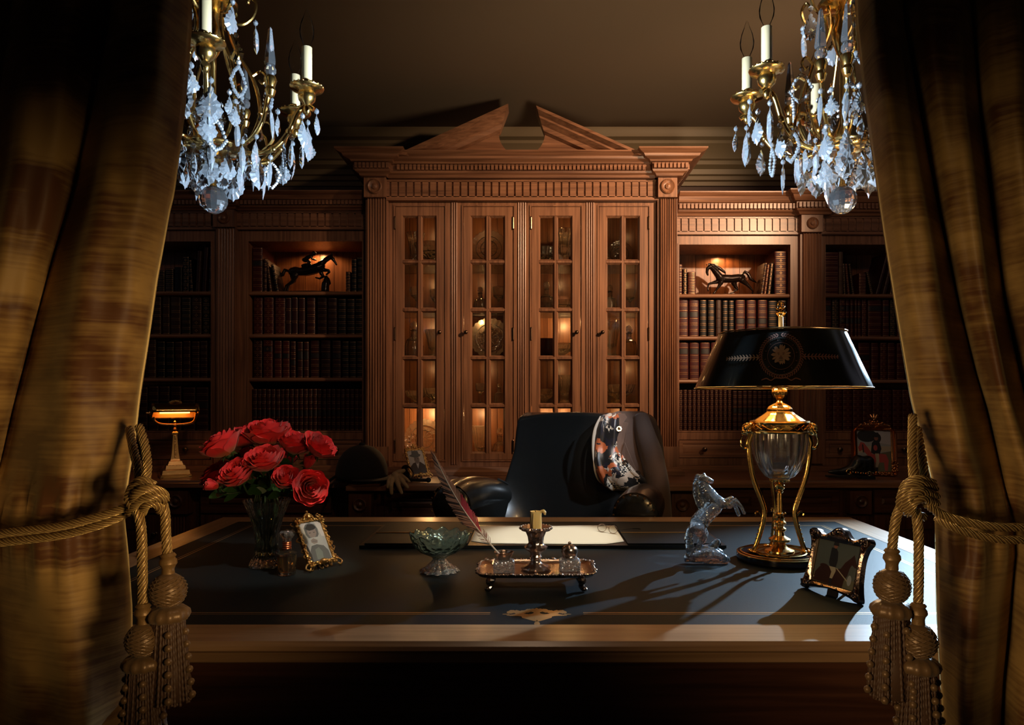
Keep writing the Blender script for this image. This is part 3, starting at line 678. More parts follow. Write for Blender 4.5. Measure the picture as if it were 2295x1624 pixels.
for i in range(30): # fluffy afterfeather
    t=.13+.09*i/30; s=rng.choice((-1,1)); m.tube([qc(t),qc(t+.03,s*.007,rng.uniform(-.006,.006)),qc(t+.05,s*.010,rng.uniform(-.009,.009))],[.0004,.0003,.0001],4,mi=0)
m.build('vane',FE,g,smooth=0)
# ================= GREEN GLASS FOOTED BOWL
x,d=at(985,1279)
g=thing('footed_glass_bowl','scalloped pale green cut glass bowl on a flared foot','bowl',(x,d,DESK))
def scl(r,z,n=72,fl=12,a=.0,zz=0): return [(r*(1+a*cos(fl*TAU*j/n))*cos(TAU*j/n),r*(1+a*cos(fl*TAU*j/n))*sin(TAU*j/n),z+zz*cos(fl*TAU*j/n)) for j in range(n)]
m=MB(); m.loft([scl(.012,.028),scl(.026,.036,a=.02),scl(.042,.044,a=.03),scl(.055,.056,a=.03),scl(.062,.070,a=.03),scl(.064,.080,a=.04,zz=.0035),scl(.0625,.082,a=.04,zz=.004),scl(.059,.071,a=.03,zz=.001),scl(.051,.058,a=.02),scl(.036,.047),scl(.012,.042)])
m.build('bowl',GREENG,g,world=False,smooth=30)
m=MB(); m.loft([scl(.014,.034,a=0),scl(.0165,.030,a=.05),scl(.013,.027,a=.06),scl(.018,.020,a=.07),scl(.029,.010,a=.08),scl(.038,.004,a=.09),scl(.041,.0006,a=.11),scl(.030,.001,a=.08),scl(.01,.012)]); m.build('foot',CLR,g,world=False,smooth=30)
# ================= VASE of ROSES
vx,vd=at(598,1267)
g=thing('crystal_vase','flared cut crystal vase full of dark stems, holding the red roses','vase',(vx,vd,DESK))
outp=[(.037,.0006),(.037,.006),(.031,.018),(.026,.034),(.0245,.052),(.0265,.075),(.034,.105),(.044,.132),(.0515,.149)]
inn=[(.0495,.149),(.042,.131),(.031,.104),(.024,.076),(.0215,.052),(.022,.034),(.018,.022),(0,.02)]
m=MB(); m.lathe([(0,.004),(.030,.0035)]+outp+inn,n=48,flute=24,fa=.02)
vs_=m.build('body',glass('vase_crystal',(.93,1,.95),.0,milk=.05,ior=1.5,bump=.5,bscale=75,milkcol=(.8,.95,1)),g,world=False,smooth=20)
m=MB(); m.lathe([(0,.023),(.0175,.024),(.0205,.036),(.020,.052),(.0225,.075),(.0295,.104),(.0325,.112),(0,.112)],n=32); m.build('water',glass('water',(.55,.75,.5),.0,ior=1.33),g,world=False)
def rosemat(name,c1,c2):
    m_,nt,b=newmat(name); tc=nt.nodes.new('ShaderNodeTexCoord'); sp=nt.nodes.new('ShaderNodeSeparateXYZ'); nt.links.new(tc.outputs['Object'],sp.inputs[0])
    mr=nt.nodes.new('ShaderNodeMapRange'); mr.inputs[1].default_value=-.012; mr.inputs[2].default_value=.022; nt.links.new(sp.outputs['Z'],mr.inputs[0])
    nz=nt.nodes.new('ShaderNodeTexNoise'); nz.inputs['Scale'].default_value=60; nt.links.new(tc.outputs['Object'],nz.inputs['Vector'])
    ad=nt.nodes.new('ShaderNodeMath'); ad.operation='MULTIPLY_ADD'; ad.inputs[1].default_value=.5; nt.links.new(nz.outputs['Fac'],ad.inputs[0]); nt.links.new(mr.outputs[0],ad.inputs[2])
    rp=nt.nodes.new('ShaderNodeValToRGB'); e=rp.color_ramp.elements; e[0].position=.12; e[0].color=(*c2,1); e[1].position=.55; e[1].color=(*c1,1); nt.links.new(ad.outputs[0],rp.inputs[0]); nt.links.new(rp.outputs[0],b.inputs['Base Color'])
    S(b,'Roughness',.45); S(b,'Sheen Weight',.2); S(b,'Subsurface Weight',.12); S(b,'Subsurface Radius',(.01,.003,.002)); return m_
ROSE=rosemat('rose_petal',(.76,.03,.038),(.50,.18,.06)); STEMM=plain('stem_green',(.025,.06,.015),.5); LEAFM=plain('leaf_green',(.03,.085,.02),.4,bump=.3,bscale=80)
def rosehead(r,openness,seed):
    """layered petals, centre at origin, facing +z"""
    rg=random.Random(seed); m=MB(); lay=[(3,.16,1.0),(4,.30,1.03),(5,.46,1.0),(5,.64,.94),(6,.82,.84),(6,.95,.66)]
    if openness<.6: lay=lay[:4]
    for li,(n,rad,hh) in enumerate(lay):
        ph=rg.uniform(0,TAU)
        for k in range(n):
            a0=ph+TAU*k/n+rg.uniform(-.12,.12); wd=TAU/n*.78; R0=r*rad*(.6+.4*openness); H=r*hh*1.15; curl=(.04+.20*openness*rad)*rg.uniform(.7,1.3)
            zb0=-r*.42
            def f(u,v,a0=a0,wd=wd,R0=R0,H=H,curl=curl,zb0=zb0,rgk=rg.uniform(0,6)):
                a=a0+(u-.5)*2*wd*(.45+.75*sin(PI*min(1,v*.75+.12)))
                tip=1-.16*(abs(u-.5)*2)**2.5
                rr=R0*(.30+.70*sin(PI/2*min(1,v*1.35))) + R0*curl*max(0,v-.55)**1.3*2.6
                z=zb0+(H-zb0)*v*tip*.80 - r*curl*.9*max(0,v-.72)
                rr*=1+.05*sin(rgk+u*9)*v; z+=r*.03*sin(u*11+rgk)*v
                return (rr*cos(a),rr*sin(a),z)
            m.grid(f,8,7)
    m.ball((0,0,r*.15),r*.17,8,sz=2.6)
    return m
heads=[ # px,py, radius px, depth, tilt towards (dx,dz) openness
 (600,978,46,1.60,.0,1,1),(502,1003,44,1.57,-.55,.8,1),(548,985,38,1.64,-.3,.9,1),(660,1000,38,1.60,.35,.9,1),(712,1005,36,1.58,.75,.7,1),(595,1036,40,1.54,-.05,.9,1),
 (690,1040,27,1.57,.45,.8,.4),(488,1066,34,1.62,-.7,.7,1),(535,1066,38,1.53,-.25,.6,1),(642,1075,33,1.53,.2,.5,.7),(694,1092,36,1.52,.55,.1,1),(480,1088,26,1.58,-1.0,.3,.4),(556,1025,28,1.62,-.2,.9,.4),(640,1030,30,1.66,.2,.9,.6)]
words=['topmost wide-open','far left upper','upper left of the topmost','upper right, pale-edged','rightmost upper, ruffled','middle, facing front','small half-closed right-hand','dark left-hand','dark lower left, front','lower centre-right, coiled','lowest right, face turned to us','lowest far-left bud','narrow shadowed bud left of centre','half-hidden, behind the middle']
for i,(px,py,rp,d,tx,tz,op) in enumerate(heads):
    r=rp*d/F*.98; c=Vector(P(px,py,d)); up=Vector((tx*.8,-(.5 if d<1.57 else .2)-(.3 if tz<.4 else 0),tz)).normalized()
    g=thing('rose','%s red rose in the crystal vase'%words[i],'rose',tuple(c),(0,0,0),'red roses in the crystal vase')
    hd=rosehead(r,op,i).build('bloom',ROSE,g,world=False,smooth=180); hd.rotation_euler=up.to_track_quat('Z','Y').to_euler()
    neck=c-up*r*.35; rim=Vector((vx+ (px-598)*.00022,vd+(d-1.6)*.12,DESK+.15)); low=Vector((vx-(px-598)*.00006,vd,DESK+.03))
    m=MB(); pts=spline([neck,neck-up*r*.9-Vector((0,0,.01)),rim+Vector((0,0,.02)),rim-Vector((0,0,.02)),low]); m.tube(pts,.0022,8); m.ball(tuple(neck-up*r*.12),r*.24,10)
    m.build('stem',STEMM,g)
    m=MB()
    for k in range(5): # sepals
        a=TAU*k/5; sv=up.orthogonal().normalized(); sv.rotate(Matrix.Rotation(a,3,up)); b0=neck-up*r*.1
        p1=b0+sv*r*.35+up*r*.1; p2=b0+sv*r*.7-up*r*.15; wv=up.cross(sv)*r*.14
        m.add([tuple(b0),tuple(p1-wv),tuple(p2),tuple(p1+wv)],[(0,1,2,3)])
    rg=random.Random(i*7)
    for k in range(3): # leaves
        base=pts[5+k*3]; dv=Vector((rg.uniform(-1,1)+tx*.6,rg.uniform(-.8,.3),rg.uniform(-.1,.6))).normalized(); ln=rg.uniform(.028,.045); wv=dv.cross(Vector((0,1,.2))).normalized()*ln*.28
        v=[]
        for a in range(7):
            t=a/6; c_=base+dv*ln*t-Vector((0,0,1))*ln*.25*t*t; w_=sin(PI*min(1,t*.92+.04))**.8
            v+=[tuple(c_-wv*w_+Vector((0,0,ln*.06*w_))),tuple(c_),tuple(c_+wv*w_+Vector((0,0,ln*.06*w_)))]
        m.add(v,[(a*3+b,a*3+b+1,(a+1)*3+b+1,(a+1)*3+b) for a in range(6) for b in (0,1)])
    lf=m.build('leaves',LEAFM,g,smooth=180)
# ================= PERFUME BOTTLE
x,d=at(643,1287)
g=thing('perfume_bottle','small clear perfume bottle with a fluted glass stopper','perfume bottle',(x,d,DESK))
m=MB(); s_=d/F
def pr_(px,py): return (px*s_,(1290-py)*s_*.98)
m.lathe([(0,.0006),(18*s_,.0006),(19*s_,.004),(22*s_,.044),(22*s_,.047),(11*s_,.052),(10*s_,.058)],n=16); m.build('flask',glass('perfume_glass',(1,1,.95),.0,milk=.03),g,world=False,smooth=20)
m=MB(); m.lathe([(0,.007),(12*s_,.007),(14.5*s_,.038),(13*s_,.042),(0,.042)],n=16); m.build('perfume',glass('amber_liquid',(.85,.55,.15),.0,ior=1.35),g,world=False)
m=MB()
for k in range(4): m.lathe([(9*s_,.055+k*.004),(10.5*s_,.057+k*.004),(9*s_,.059+k*.004)],n=20)
m.lathe([(8*s_,.052),(8.5*s_,.072),(0,.072)],n=20); m.build('collar',plain('copper_thread',(.40,.12,.05),.3,.8),g,world=False)
m=MB(); m.lathe([(9*s_,.072),(11*s_,.078),(16*s_,.084),(17*s_,.091),(12*s_,.0945),(3*s_,.0955),(2*s_,.097),(0,.0975)],n=48,flute=8,fa=.08); m.build('stopper',CLR,g,world=False,smooth=30)
# ================= RHINESTONE GOLD FRAMES, PICTURES
PC={k:plain('print_'+k,c,.35) for k,c in dict(pale=(.36,.40,.44),mid=(.10,.115,.13),dark=(.022,.024,.028),skin=(.22,.20,.20),white=(.52,.53,.55),sepia=(.06,.045,.04),grey=(.16,.20,.20),horse=(.045,.018,.012),pink=(.45,.08,.08),sky=(.38,.42,.44),green=(.15,.15,.10),cream=(.5,.45,.33),bg=(.11,.135,.13),flesh=(.30,.13,.09)).items()}
for mm in PC.values(): S(mm.node_tree.nodes['Principled BSDF'],'Coat Weight',.3)
def picture(parent,w,h,shapes,bg,z0=0,y=0):
    names=list(dict.fromkeys([bg]+[s[0] for s in shapes])); m=MB(); m.box(-w/2,w/2,y,y+.002,z0,z0+h,0)
    for k,(c,kind,*a) in enumerate(shapes):
        yy=y-.00006*(k+1); mi=names.index(c)
        if kind=='e': 
            cx_,cy_,rx,ry=a; pts=[(cx_+rx*cos(TAU*i/24),cy_+ry*sin(TAU*i/24)) for i in range(24)]
        else: pts=a[0]
        pts=[(min(1,max(0,u)),min(1,max(0,v))) for u,v in pts]
        m.add([(-w/2+u*w,yy,z0+v*h) for u,v in pts],[tuple(range(len(pts)))],mi)
    return m.build('picture',[PC[n] for n in names],parent,world=False,smooth=0)
def ornate(parent,w,h,b,mat,seed,z0=0,feet=True,dens=1.0,crest=True,tall=1.0):
    rg=random.Random(seed); m=MB()
    frame4(m,-w/2-b*.5,w/2+b*.5,z0-b*.5,z0+h+b*.5,-w/2,w/2,z0,z0+h,-.004,.004)
    per=[(-w/2,z0),(w/2,z0),(w/2,z0+h),(-w/2,z0+h)]
    for i in range(4):
        a,c=Vector((per[i][0],0,per[i][1])),Vector((per[(i+1)%4][0],0,per[(i+1)%4][1])); L_=(c-a).length; n=int(L_/(b*.42)*dens); nv=Vector(((c-a).z,0,-(c-a).x)).normalized()
        for k in range(n):
            p=a.lerp(c,(k+.5)/n)+nv*b*(.35+.28*sin(k*1.9)); m.ball((p.x,-.004+rg.uniform(-.002,.001),p.z),b*rg.uniform(.16,.30),7)
            if k%3==1:
                s=rg.choice((-1,1)); t=(c-a).normalized()*s*b*.6
                m.tube(spline([p,p+nv*b*.5+t*.4,p+nv*b*.75+t,p+nv*b*.45+t*1.3],4),[b*.10]*13,6)
    for (x,z) in per:
        for k in range(5): a=TAU*k/5+.3; m.ball((x*1.03+b*.45*cos(a),-.005,z+b*.45*sin(a)+(b*.3 if z>z0 else -b*.3)),b*.28,8)
    if crest:
        for k in range(9): a=PI*k/8; m.ball((b*.9*cos(a),-.005,z0+h+b*.5+b*.9*sin(a)*tall),b*.26,8)
        m.ball((0,-.006,z0+h+b*.8),b*.5,10); m.ball((0,-.005,z0+h+b*(1.2+.6*tall)),b*.3,8)
        m.ball((0,-.006,z0-b*.2),b*.7,10,sz=.8)
    if feet:
        for s in (-1,1):
            m.tube(spline([(s*(w/2-b*.2),-.003,z0-b*.3),(s*(w/2+b*.9),-.004,z0-b*.2),(s*(w/2+b*1.5),-.005,z0-b*.9),(s*(w/2+b*.9),-.006,z0-b*1.35),(s*(w/2+b*.5),-.005,z0-b*1.0)]),b*.17,8)
    return m.build('ornate_border',mat,parent,world=False,smooth=60)
def easel(parent,h,lean,mat,z0=0):
    m=MB(); m.box(-.012,.012,.003,.006,z0,z0+h*.8); m.build('backing_board',mat,parent,world=False)
    m=MB(); L_=h*.72; a=lean+R(14)
    m.tube([(0,.005,h*.75),(0,.005+L_*sin(a*.9)*1.1,h*.75-L_*cos(a*.9)*1.0)],.0035,6); m.build('strut',mat,parent,world=False)
BACKM=plain('black_backing',(.01,.008,.008),.7)
# gold frame beside the vase
g=thing('gold_photo_frame','gold filigree frame beside the vase with a grey picture of a seated child','picture frame',(-.458,1.582,DESK),(R(-30),0,R(54.5)))
w,h,b=.060,.094,.0125
ornate(g,w,h,b,GILT,4,z0=b*1.5,dens=1.25)
picture(g,w,h,[('white','p',[(0,.80),(.12,1),(.35,1),(.2,.7)]),('white','p',[(.72,1),(1,.95),(1,.58),(.86,.6),(.80,.8)]),('mid','p',[(.20,.86),(.30,.94),(.50,.97),(.70,.92),(.78,.80),(.76,.66),(.68,.60),(.28,.60),(.20,.70)]),('skin','p',[(.30,.80),(.68,.80),(.68,.70),(.60,.62),(.48,.58),(.36,.62),(.29,.72)]),('dark','p',[(.24,.84),(.40,.78),(.60,.79),(.74,.84),(.62,.93),(.40,.94)]),('dark','p',[(.36,.73),(.43,.73),(.43,.715),(.36,.715)]),('dark','p',[(.54,.73),(.61,.73),(.61,.715),(.54,.715)]),('pale','p',[(.16,.52),(.34,.60),(.62,.60),(.86,.48),(.90,.34),(.70,.36),(.46,.40),(.2,.42)]),('skin','p',[(.32,.54),(.46,.58),(.62,.52),(.58,.45),(.42,.44),(.33,.48)]),('mid','p',[(.38,.52),(.58,.50),(.58,.485),(.38,.505)]),('mid','p',[(.14,0),(.16,.28),(.28,.40),(.52,.42),(.80,.36),(.94,.22),(.95,0)]),('dark','p',[(0,0),(0,.5),(.10,.44),(.16,.2),(.15,0)]),('grey','p',[(.34,.05),(.38,.30),(.56,.34),(.66,.22),(.62,.04)])],'pale',z0=b*1.5,y=-.001)
easel(g,h,R(30),BACKM)
# portrait frame on the worktop
g=thing('gold_photo_frame','small gilt scrolled frame on the worktop with a portrait of someone in a hat','picture frame',(X(941,3.12),3.135,CNT),(R(-22),0,R(44)))
w,h,b=.083,.108,.015
ornate(g,w,h,b,GILT,9,z0=b*1.4,dens=1.1)
picture(g,w,h,[('white','p',[(0,.3),(0,1),(1,1),(1,.3)]),('sepia','p',[(0,0),(0,.28),(.25,.46),(.45,.5),(.72,.5),(1,.34),(1,0)]),('white','p',[(.42,.52),(.5,.22),(.66,.5)]),('skin','e',.53,.62,.17,.19),('mid','p',[(.12,.80),(.12,.76),(.5,.68),(.78,.74),(.84,.82),(.74,.84),(.68,.98),(.3,.98),(.27,.84)]),('dark','e',.46,.64,.035,.015),('dark','e',.60,.64,.035,.015),('mid','e',.53,.54,.06,.012)],'pale',z0=b*1.4,y=-.001)
easel(g,h,R(20),BACKM)
# ================= SILVER FRAME on the desk, right
g=thing('silver_photo_frame','dark silver frame with a rider on a horse, tilted on the desk','picture frame',(.574,1.368,DESK),(R(-15),0,R(-63.5)))
w,h=.096,.082; z0=.020
m=MB()
def fo(t):  # wavy outer outline
    pts=[(-.070,.004),(-.060,.0008),(-.045,.006),(0,.012),(.045,.006),(.060,.0008),(.070,.004),(.066,.020),(.062,.040),(.060,.075),(.064,.098),(.072,.112),(.066,.121),(.052,.121),(.036,.112),(.022,.118),(.012,.128),(0,.132),(-.012,.128),(-.022,.118),(-.036,.112),(-.052,.121),(-.066,.121),(-.072,.112),(-.064,.098),(-.060,.075),(-.062,.040),(-.066,.020)]
    return pts
out=[Vector((x,0,z)) for x,z in fo(0)]; out=spline(out+[out[0]],3)[:-1]
inn=[]
for p in out:
    x=max(-w/2,min(w/2,p.x)); z=max(z0,min(z0+h,p.z))
    # project on the rectangle
    x=p.x*.0+ (w/2 if p.x>0 else -w/2) if (z0<p.z<z0+h) else x
    inn.append(Vector((x,0,z)))
N=len(out); R_=[[(p.x,.006,p.z) for p in out],[(p.x,-.002,p.z) for p in out],[(p.x*.96+q.x*.04,-.007,p.z*.96+q.z*.04) for p,q in zip(out,inn)],[(p.x*.6+q.x*.4,-.0095,p.z*.6+q.z*.4) for p,q in zip(out,inn)],[(p.x*.15+q.x*.85,-.006,p.z*.15+q.z*.85) for p,q in zip(out,inn)],[(q.x,-.004,q.z) for q in inn],[(q.x,.003,q.z) for q in inn]]
m.loft(R_,cap=False)
DSIL=plain('dark_silver',(.30,.22,.18),.16,1,bump=.15,bscale=170)
m.build('border',DSIL,g,world=False,smooth=50)
m=MB()
for p,q in list(zip(out,inn))[::2]:
    c=p*.55+q*.45; m.ball((c.x,-.0095,c.z),.0026,7)
for sx in (-1,1):
    for zz in (.012,.112):
        for k in range(5): m.tube(spline([(sx*(.052+k*.002),-.009,zz-.004+k*.002),(sx*(.058+k*.002),-.011,zz+k*.001),(sx*(.064),-.008,zz+.006-k*.003)],4),.0011,5)
m.ball((0,-.010,.122),.0075,14,sz=.8); m.build('chased_edging',DSIL,g,world=False,smooth=60)
picture(g,w,h,[('green','p',[(0,0),(0,.2),(.4,.26),(1,.2),(1,0)]),
 ('horse','p',[(.0,.02),(.03,.22),(.12,.36),(.28,.42),(.5,.38),(.62,.42),(.7,.58),(.84,.74),(.88,.80),(.92,.70),(.98,.55),(.95,.50),(.86,.56),(.82,.46),(.80,.30),(.74,.18),(.72,0)]),
 ('horse','e',.22,.40,.10,.05),('dark','p',[(.33,.86),(.32,.50),(.36,.42),(.50,.42),(.52,.58),(.50,.78),(.44,.86)]),('flesh','e',.42,.90,.045,.05),('dark','p',[(.36,.93),(.37,1.0),(.48,1.0),(.49,.93),(.52,.92),(.34,.92)]),
 ('cream','p',[(.34,.42),(.50,.42),(.52,.34),(.46,.14),(.40,.14),(.42,.30)]),('dark','p',[(.40,.15),(.46,.15),(.46,.02),(.40,.02)]),('cream','p',[(.52,.40),(.84,.14),(.85,.16),(.53,.42)]),('pale','e',.86,.2,.05,.12)],'bg',z0=z0,y=.000)
easel(g,.11,R(15),BACKM)
# ================= CRYSTAL REARING HORSE
hx,hd=at(1590,1262); k=hd/F/4.39
g=thing('crystal_horse','clear crystal figurine of a rearing horse on a rocky base','figurine',(hx,hd,DESK))
def hc(lst,dy=0): return [((x-395)*k,dy*k*1.0,max(0,(1040-y))*k+.002,r*k) for x,y,r in lst]
ch=[hc([(290,650,92),(350,575,88),(430,490,92),(465,450,80)]),hc([(440,440,80),(370,350,72),(315,260,52)]),hc([(315,215,46),(365,225,38),(415,240,24)]),
 hc([(280,190,24),(262,260,32),(270,350,42),(300,450,44),(330,520,34)],0),hc([(345,165,10),(350,190,18)],14),hc([(335,165,10),(335,190,18)],-14),
 hc([(490,440,48),(560,445,30),(620,415,28),(660,500,20),(690,575,20)],28),hc([(500,460,44),(590,480,28),(640,420,24),(700,490,18),(728,548,18)],-30),
 hc([(290,680,80),(350,760,44),(315,830,30),(300,900,30)],32),hc([(270,690,80),(330,790,42),(290,850,28),(270,920,30)],-34),
 hc([(210,720,46),(190,800,44),(205,900,46),(215,980,40)])]
fig('horse',ch,HORSEG,g,vox=.0013,smooth=4,world=False)
ch=[hc([(190,990,48),(330,985,62),(480,1000,58),(560,1015,40)]),hc([(250,960,60),(400,930,66),(500,960,50)],40),hc([(250,960,60),(420,950,64),(520,990,44)],-45),hc([(420,900,50),(455,850,42),(470,838,34)]),hc([(180,990,36),(175,1020,26)],20),hc([(300,905,45),(360,920,50)])]
fig('rocky_base',ch,HORSEG,g,vox=.0015,smooth=1,world=False)
# ================= TABLE LAMP
ld=1.67; lx=X(1747,ld); g=thing('table_lamp','tall brass urn lamp with a black tole shade bearing a gold wreath','lamp',(lx,ld,DESK))
m=MB(); m.lathe([(0,.0006),(.094,.0006),(.097,.004),(.097,.013),(.094,.017),(.0,.017)],n=64); m.build('base',plain('black_marble',(.012,.010,.012),.12,coat=.5),g,world=False)
m=MB()
for r,z in ((.0955,.0165),(.089,.019),(.060,.019)): m.lathe([(r-.002,z-.002),(r+.001,z-.001),(r+.001,z+.001),(r-.002,z+.002)],n=64,cap=False)
m.lathe([(.050,.017),(.048,.020),(.0,.021)],n=48); m.build('base_ring',BRASS,g,world=False)
m=MB(); m.lathe([(.034,.019),(.033,.024),(.025,.027),(.020,.029),(.0135,.036),(.014,.040),(.024,.045),(.0245,.050),(.015,.055),(.0115,.058),(.0105,.066),(.0145,.070),(.0150,.074),(.010,.078),(.010,.082),(.0145,.085),(.0145,.089),(.010,.093),(.0115,.098),(.0085,.104),(.0095,.108),(.0062,.112)],n=40)
m.lathe([(.0062,.110),(.0056,.158)],n=36,flute=9,fa=.10)
m.lathe([(.006,.156),(.009,.160),(.007,.163),(.0115,.168),(.012,.175),(.008,.179),(.012,.182),(.021,.184),(.023,.1885),(.018,.190),(0,.190)],n=40)
for k in range(16): m.ball((.0215*cos(TAU*k/16),.0215*sin(TAU*k/16),.185),.0022,6)
for k in range(8): m.tube(spline([(.008*cos(TAU*k/8),.008*sin(TAU*k/8),.104),(.013*cos(TAU*k/8),.013*sin(TAU*k/8),.110),(.015*cos(TAU*k/8),.015*sin(TAU*k/8),.107)],3),.0016,5)
m.build('column',BRASS,g,world=False,smooth=40)
m=MB(); up_=[(.019,.189),(.033,.196),(.045,.212),(.054,.232),(.060,.255),(.0625,.280),(.062,.300)]; un=[(.055,.300),(.055,.280),(.0525,.256),(.047,.236),(.038,.217),(.026,.204),(0,.200)]
m.lathe([(0,.189)]+up_+un,n=96,flute=16,fa=.028); m.build('glass_urn',URN,g,world=False,smooth=50)
m=MB(); m.lathe([(.0635,.297),(.0655,.301),(.0640,.304),(.0650,.318),(.0675,.322),(.0660,.325),(.060,.326),(.0,.326)],n=64)
for k in range(20):
    a=TAU*k/20
    for s in (-1,1): m.tube([(.0655*cos(a),.0655*sin(a),.306 if s>0 else .316),(.0655*cos(a+TAU/20),.0655*sin(a+TAU/20),.316 if s>0 else .306)],.0011,5)
m.build('collar',BRASS,g,world=False,smooth=40)
m=MB(); m.lathe([(.058,.325),(.050,.331),(.038,.339),(.029,.346),(.0285,.349),(.029,.352),(.024,.359),(.015,.364),(.008,.367),(.0055,.372),(.008,.377),(.014,.382),(.0175,.390),(.0165,.399),(.013,.402),(.004,.402)],n=64,flute=12,fa=.02)
m.lathe([(.0045,.40),(.0045,.505)],n=16); m.build('lid',BRASS,g,world=False,smooth=50)
prof=[(.062,.300,.008),(.073,.275,.007),(.0712,.262,.0062),(.071,.245,.006),(.065,.205,.006),(.055,.172,.006),(.045,.146,.006),(.036,.118,.006),(.037,.098,.0065),(.041,.078,.006),(.049,.050,.0055),(.057,.028,.006),(.061,.020,.009)]
for ai,an in enumerate((0,180,90)):
    m=MB(); pts=spline([(r,0,z) for r,z,w in prof],4); rr=[]
    for i in range(len(prof)-1): rr+=[prof[i][2]*(1-k/4)+prof[i+1][2]*k/4 for k in range(4)]
    rr.append(prof[-1][2]); m.tube(pts,rr,10,flat=.55)
    for k in range(6): m.ball((.060+.006*cos(k*1.3),.012*sin(k*2.1),.0215),.0065,8,sz=.5)
    m.tube(spline([(.040,0,.102),(.048,0,.112),(.056,0,.110),(.055,0,.104)],4),.0022,6)
    for k in range(7): m.ball((.043+k*.0028,0,.090-k*.010),.0030,6)
    m.xf(Matrix.Rotation(R(an),4,'Z')); lg=m.build('leg',BRASS,g,world=False,smooth=50)
    m=MB(); m.ball((.072,0,.304),.012,12,sx=1.15,sz=1.1); m.ball((.083,0,.299),.0075,10); m.ball((.066,0,.312),.010,10)
    for s in (-1,1):
        m.tube(spline([(.066,s*.006,.314),(.070,s*.015,.318),(.080,s*.017,.311),(.080,s*.013,.301),(.075,s*.011,.304)],4),[.0034]*8+[.0026]*5+[.0015]*4,6)
    for k in range(10): m.ball((.068+.008*cos(k*2.2),.010*sin(k*1.7),.313+.004*cos(k)),.0035,6)
    m.xf(Matrix.Rotation(R(an),4,'Z')); rh=m.build('ram_head',GOLD,lg,world=False,smooth=60)
    m=MB(); m.tube([(.080+.0105*sin(TAU*k/24),0,.277+.0165*cos(TAU*k/24)) for k in range(25)],[.0016+.0010*(1-cos(TAU*k/24))/2 for k in range(25)],8); m.xf(Matrix.Rotation(R(an),4,'Z')); m.build('handle_ring',GOLD,rh,world=False) if 0 else m.build('handle_ring',GOLD,lg,world=False)
# shade
z0s,z1s=.4015,.530; r0s,r1s=.197,.1425
def sr(z): return r0s+(r1s-r0s)*(z-z0s)/(z1s-z0s)
SHX=X(1750,ld)-lx
m=MB(); m.lathe([(r0s-.001,z0s+.002),(r1s-.001,z1s-.002)],(SHX,0,0),96,cap=False); sh=m.build('lamp_shade',plain('black_tole',(.006,.007,.007),.20,0,spec=.6,coat=.5),g,world=False,smooth=60)
m=MB(); m.lathe([(r0s-.0025,z0s+.003),(r1s-.0025,z1s-.003)],(SHX,0,0),96,cap=False); m.build('shade_lining',plain('gilt_lining',(.75,.55,.28),.6),sh,world=False,smooth=60)
m=MB()
for r,z in ((r0s,z0s),(r1s,z1s)): m.lathe([(r+.0015*cos(TAU*k/8),z+.0015*sin(TAU*k/8)) for k in range(9)],(SHX,0,0),96,cap=False)
for k in range(3): a=TAU*k/3+.5; m.tube([(SHX,0,.515),(SHX+(r1s-.003)*cos(a),(r1s-.003)*sin(a),.522)],.0014,6)
m.build('shade_rim',ABRASS,sh,world=False)
# gold printed emblem: u along the surface, v up, in px about (1747,806)
EM=plain('faded_gold_print',(.15,.055,.032),.6,.1); EM2=plain('gold_print_bright',(.26,.15,.085),.6,.1); EM3=plain('fine_grey_print',(.05,.055,.045),.5,.2)
ks=ld/F*.87
def onshade(u,v,e=.0012):
    z=Z(806,ld)-DESK+v*ld/F; r=sr(z)+e; a=u*ks/r-.335
    return (SHX+r*sin(a),-r*cos(a),z)
m=MB(); lay=[0]
def bl(pts,mi): lay[0]+=1; m.add([onshade(u,v,.0012+lay[0]*2e-6) for u,v in pts],[tuple(range(len(pts)))],mi)
def leafp(u,v,a,L_,w_,mi): 
    bl([(u+L_*t*cos(a)-w_*s*sin(a)*sin(PI*t),v+L_*t*sin(a)+w_*s*cos(a)*sin(PI*t)) for s,t in [(1,0),(1,.25),(1,.5),(1,.75),(1,1),(-1,.75),(-1,.5),(-1,.25)]],mi)
for k in range(52):
    a=TAU*k/52+PI/2; 
    for s in (-1,1): leafp(46*cos(a),43*sin(a)+1,a+(PI/2+s*.62)*(1 if cos(a)<0 else -1),8,1.5,0)
for rad,mi in ((41,2),(30,0)):
    for k in range(48):
        a0,a1=TAU*k/48,TAU*(k+1)/48; bl([(rad*cos(a0),rad*.94*sin(a0)),(rad*cos(a1),rad*.94*sin(a1)),((rad-.8)*cos(a1),(rad-.8)*.94*sin(a1)),((rad-.8)*cos(a0),(rad-.8)*.94*sin(a0))],mi)
for k in range(12): a=TAU*k/12+.2; leafp(33.5*cos(a),33*sin(a)*.94,a,4.5,.5,0)
for k in range(20): # lion mane locks
    a=TAU*k/20+.16; leafp(10*cos(a),3+9*sin(a),a+.25*sin(k*2.3),12.5,2.6,1)
bl([(13*cos(TAU*i/24),2+13.5*sin(TAU*i/24)) for i in range(24)],1)
for s in (-1,1):
    leafp(s*2.5,6,0 if s>0 else PI,7,1.2,0); bl([(s*5+1.5*cos(TAU*i/8),3.4+1.1*sin(TAU*i/8)) for i in range(8)],2)
    leafp(s*1.2,-1,-1.57+s*.5,8,1.1,0); leafp(s*6,-6,-1.57,8,1.5,1)
leafp(-3,-5,0,6,1.4,2); leafp(0,1.5,-1.57,6,1.6,0); leafp(-5,-9.5,0,10,1.6,2); leafp(0,-9,-1.57,6,2.2,1)
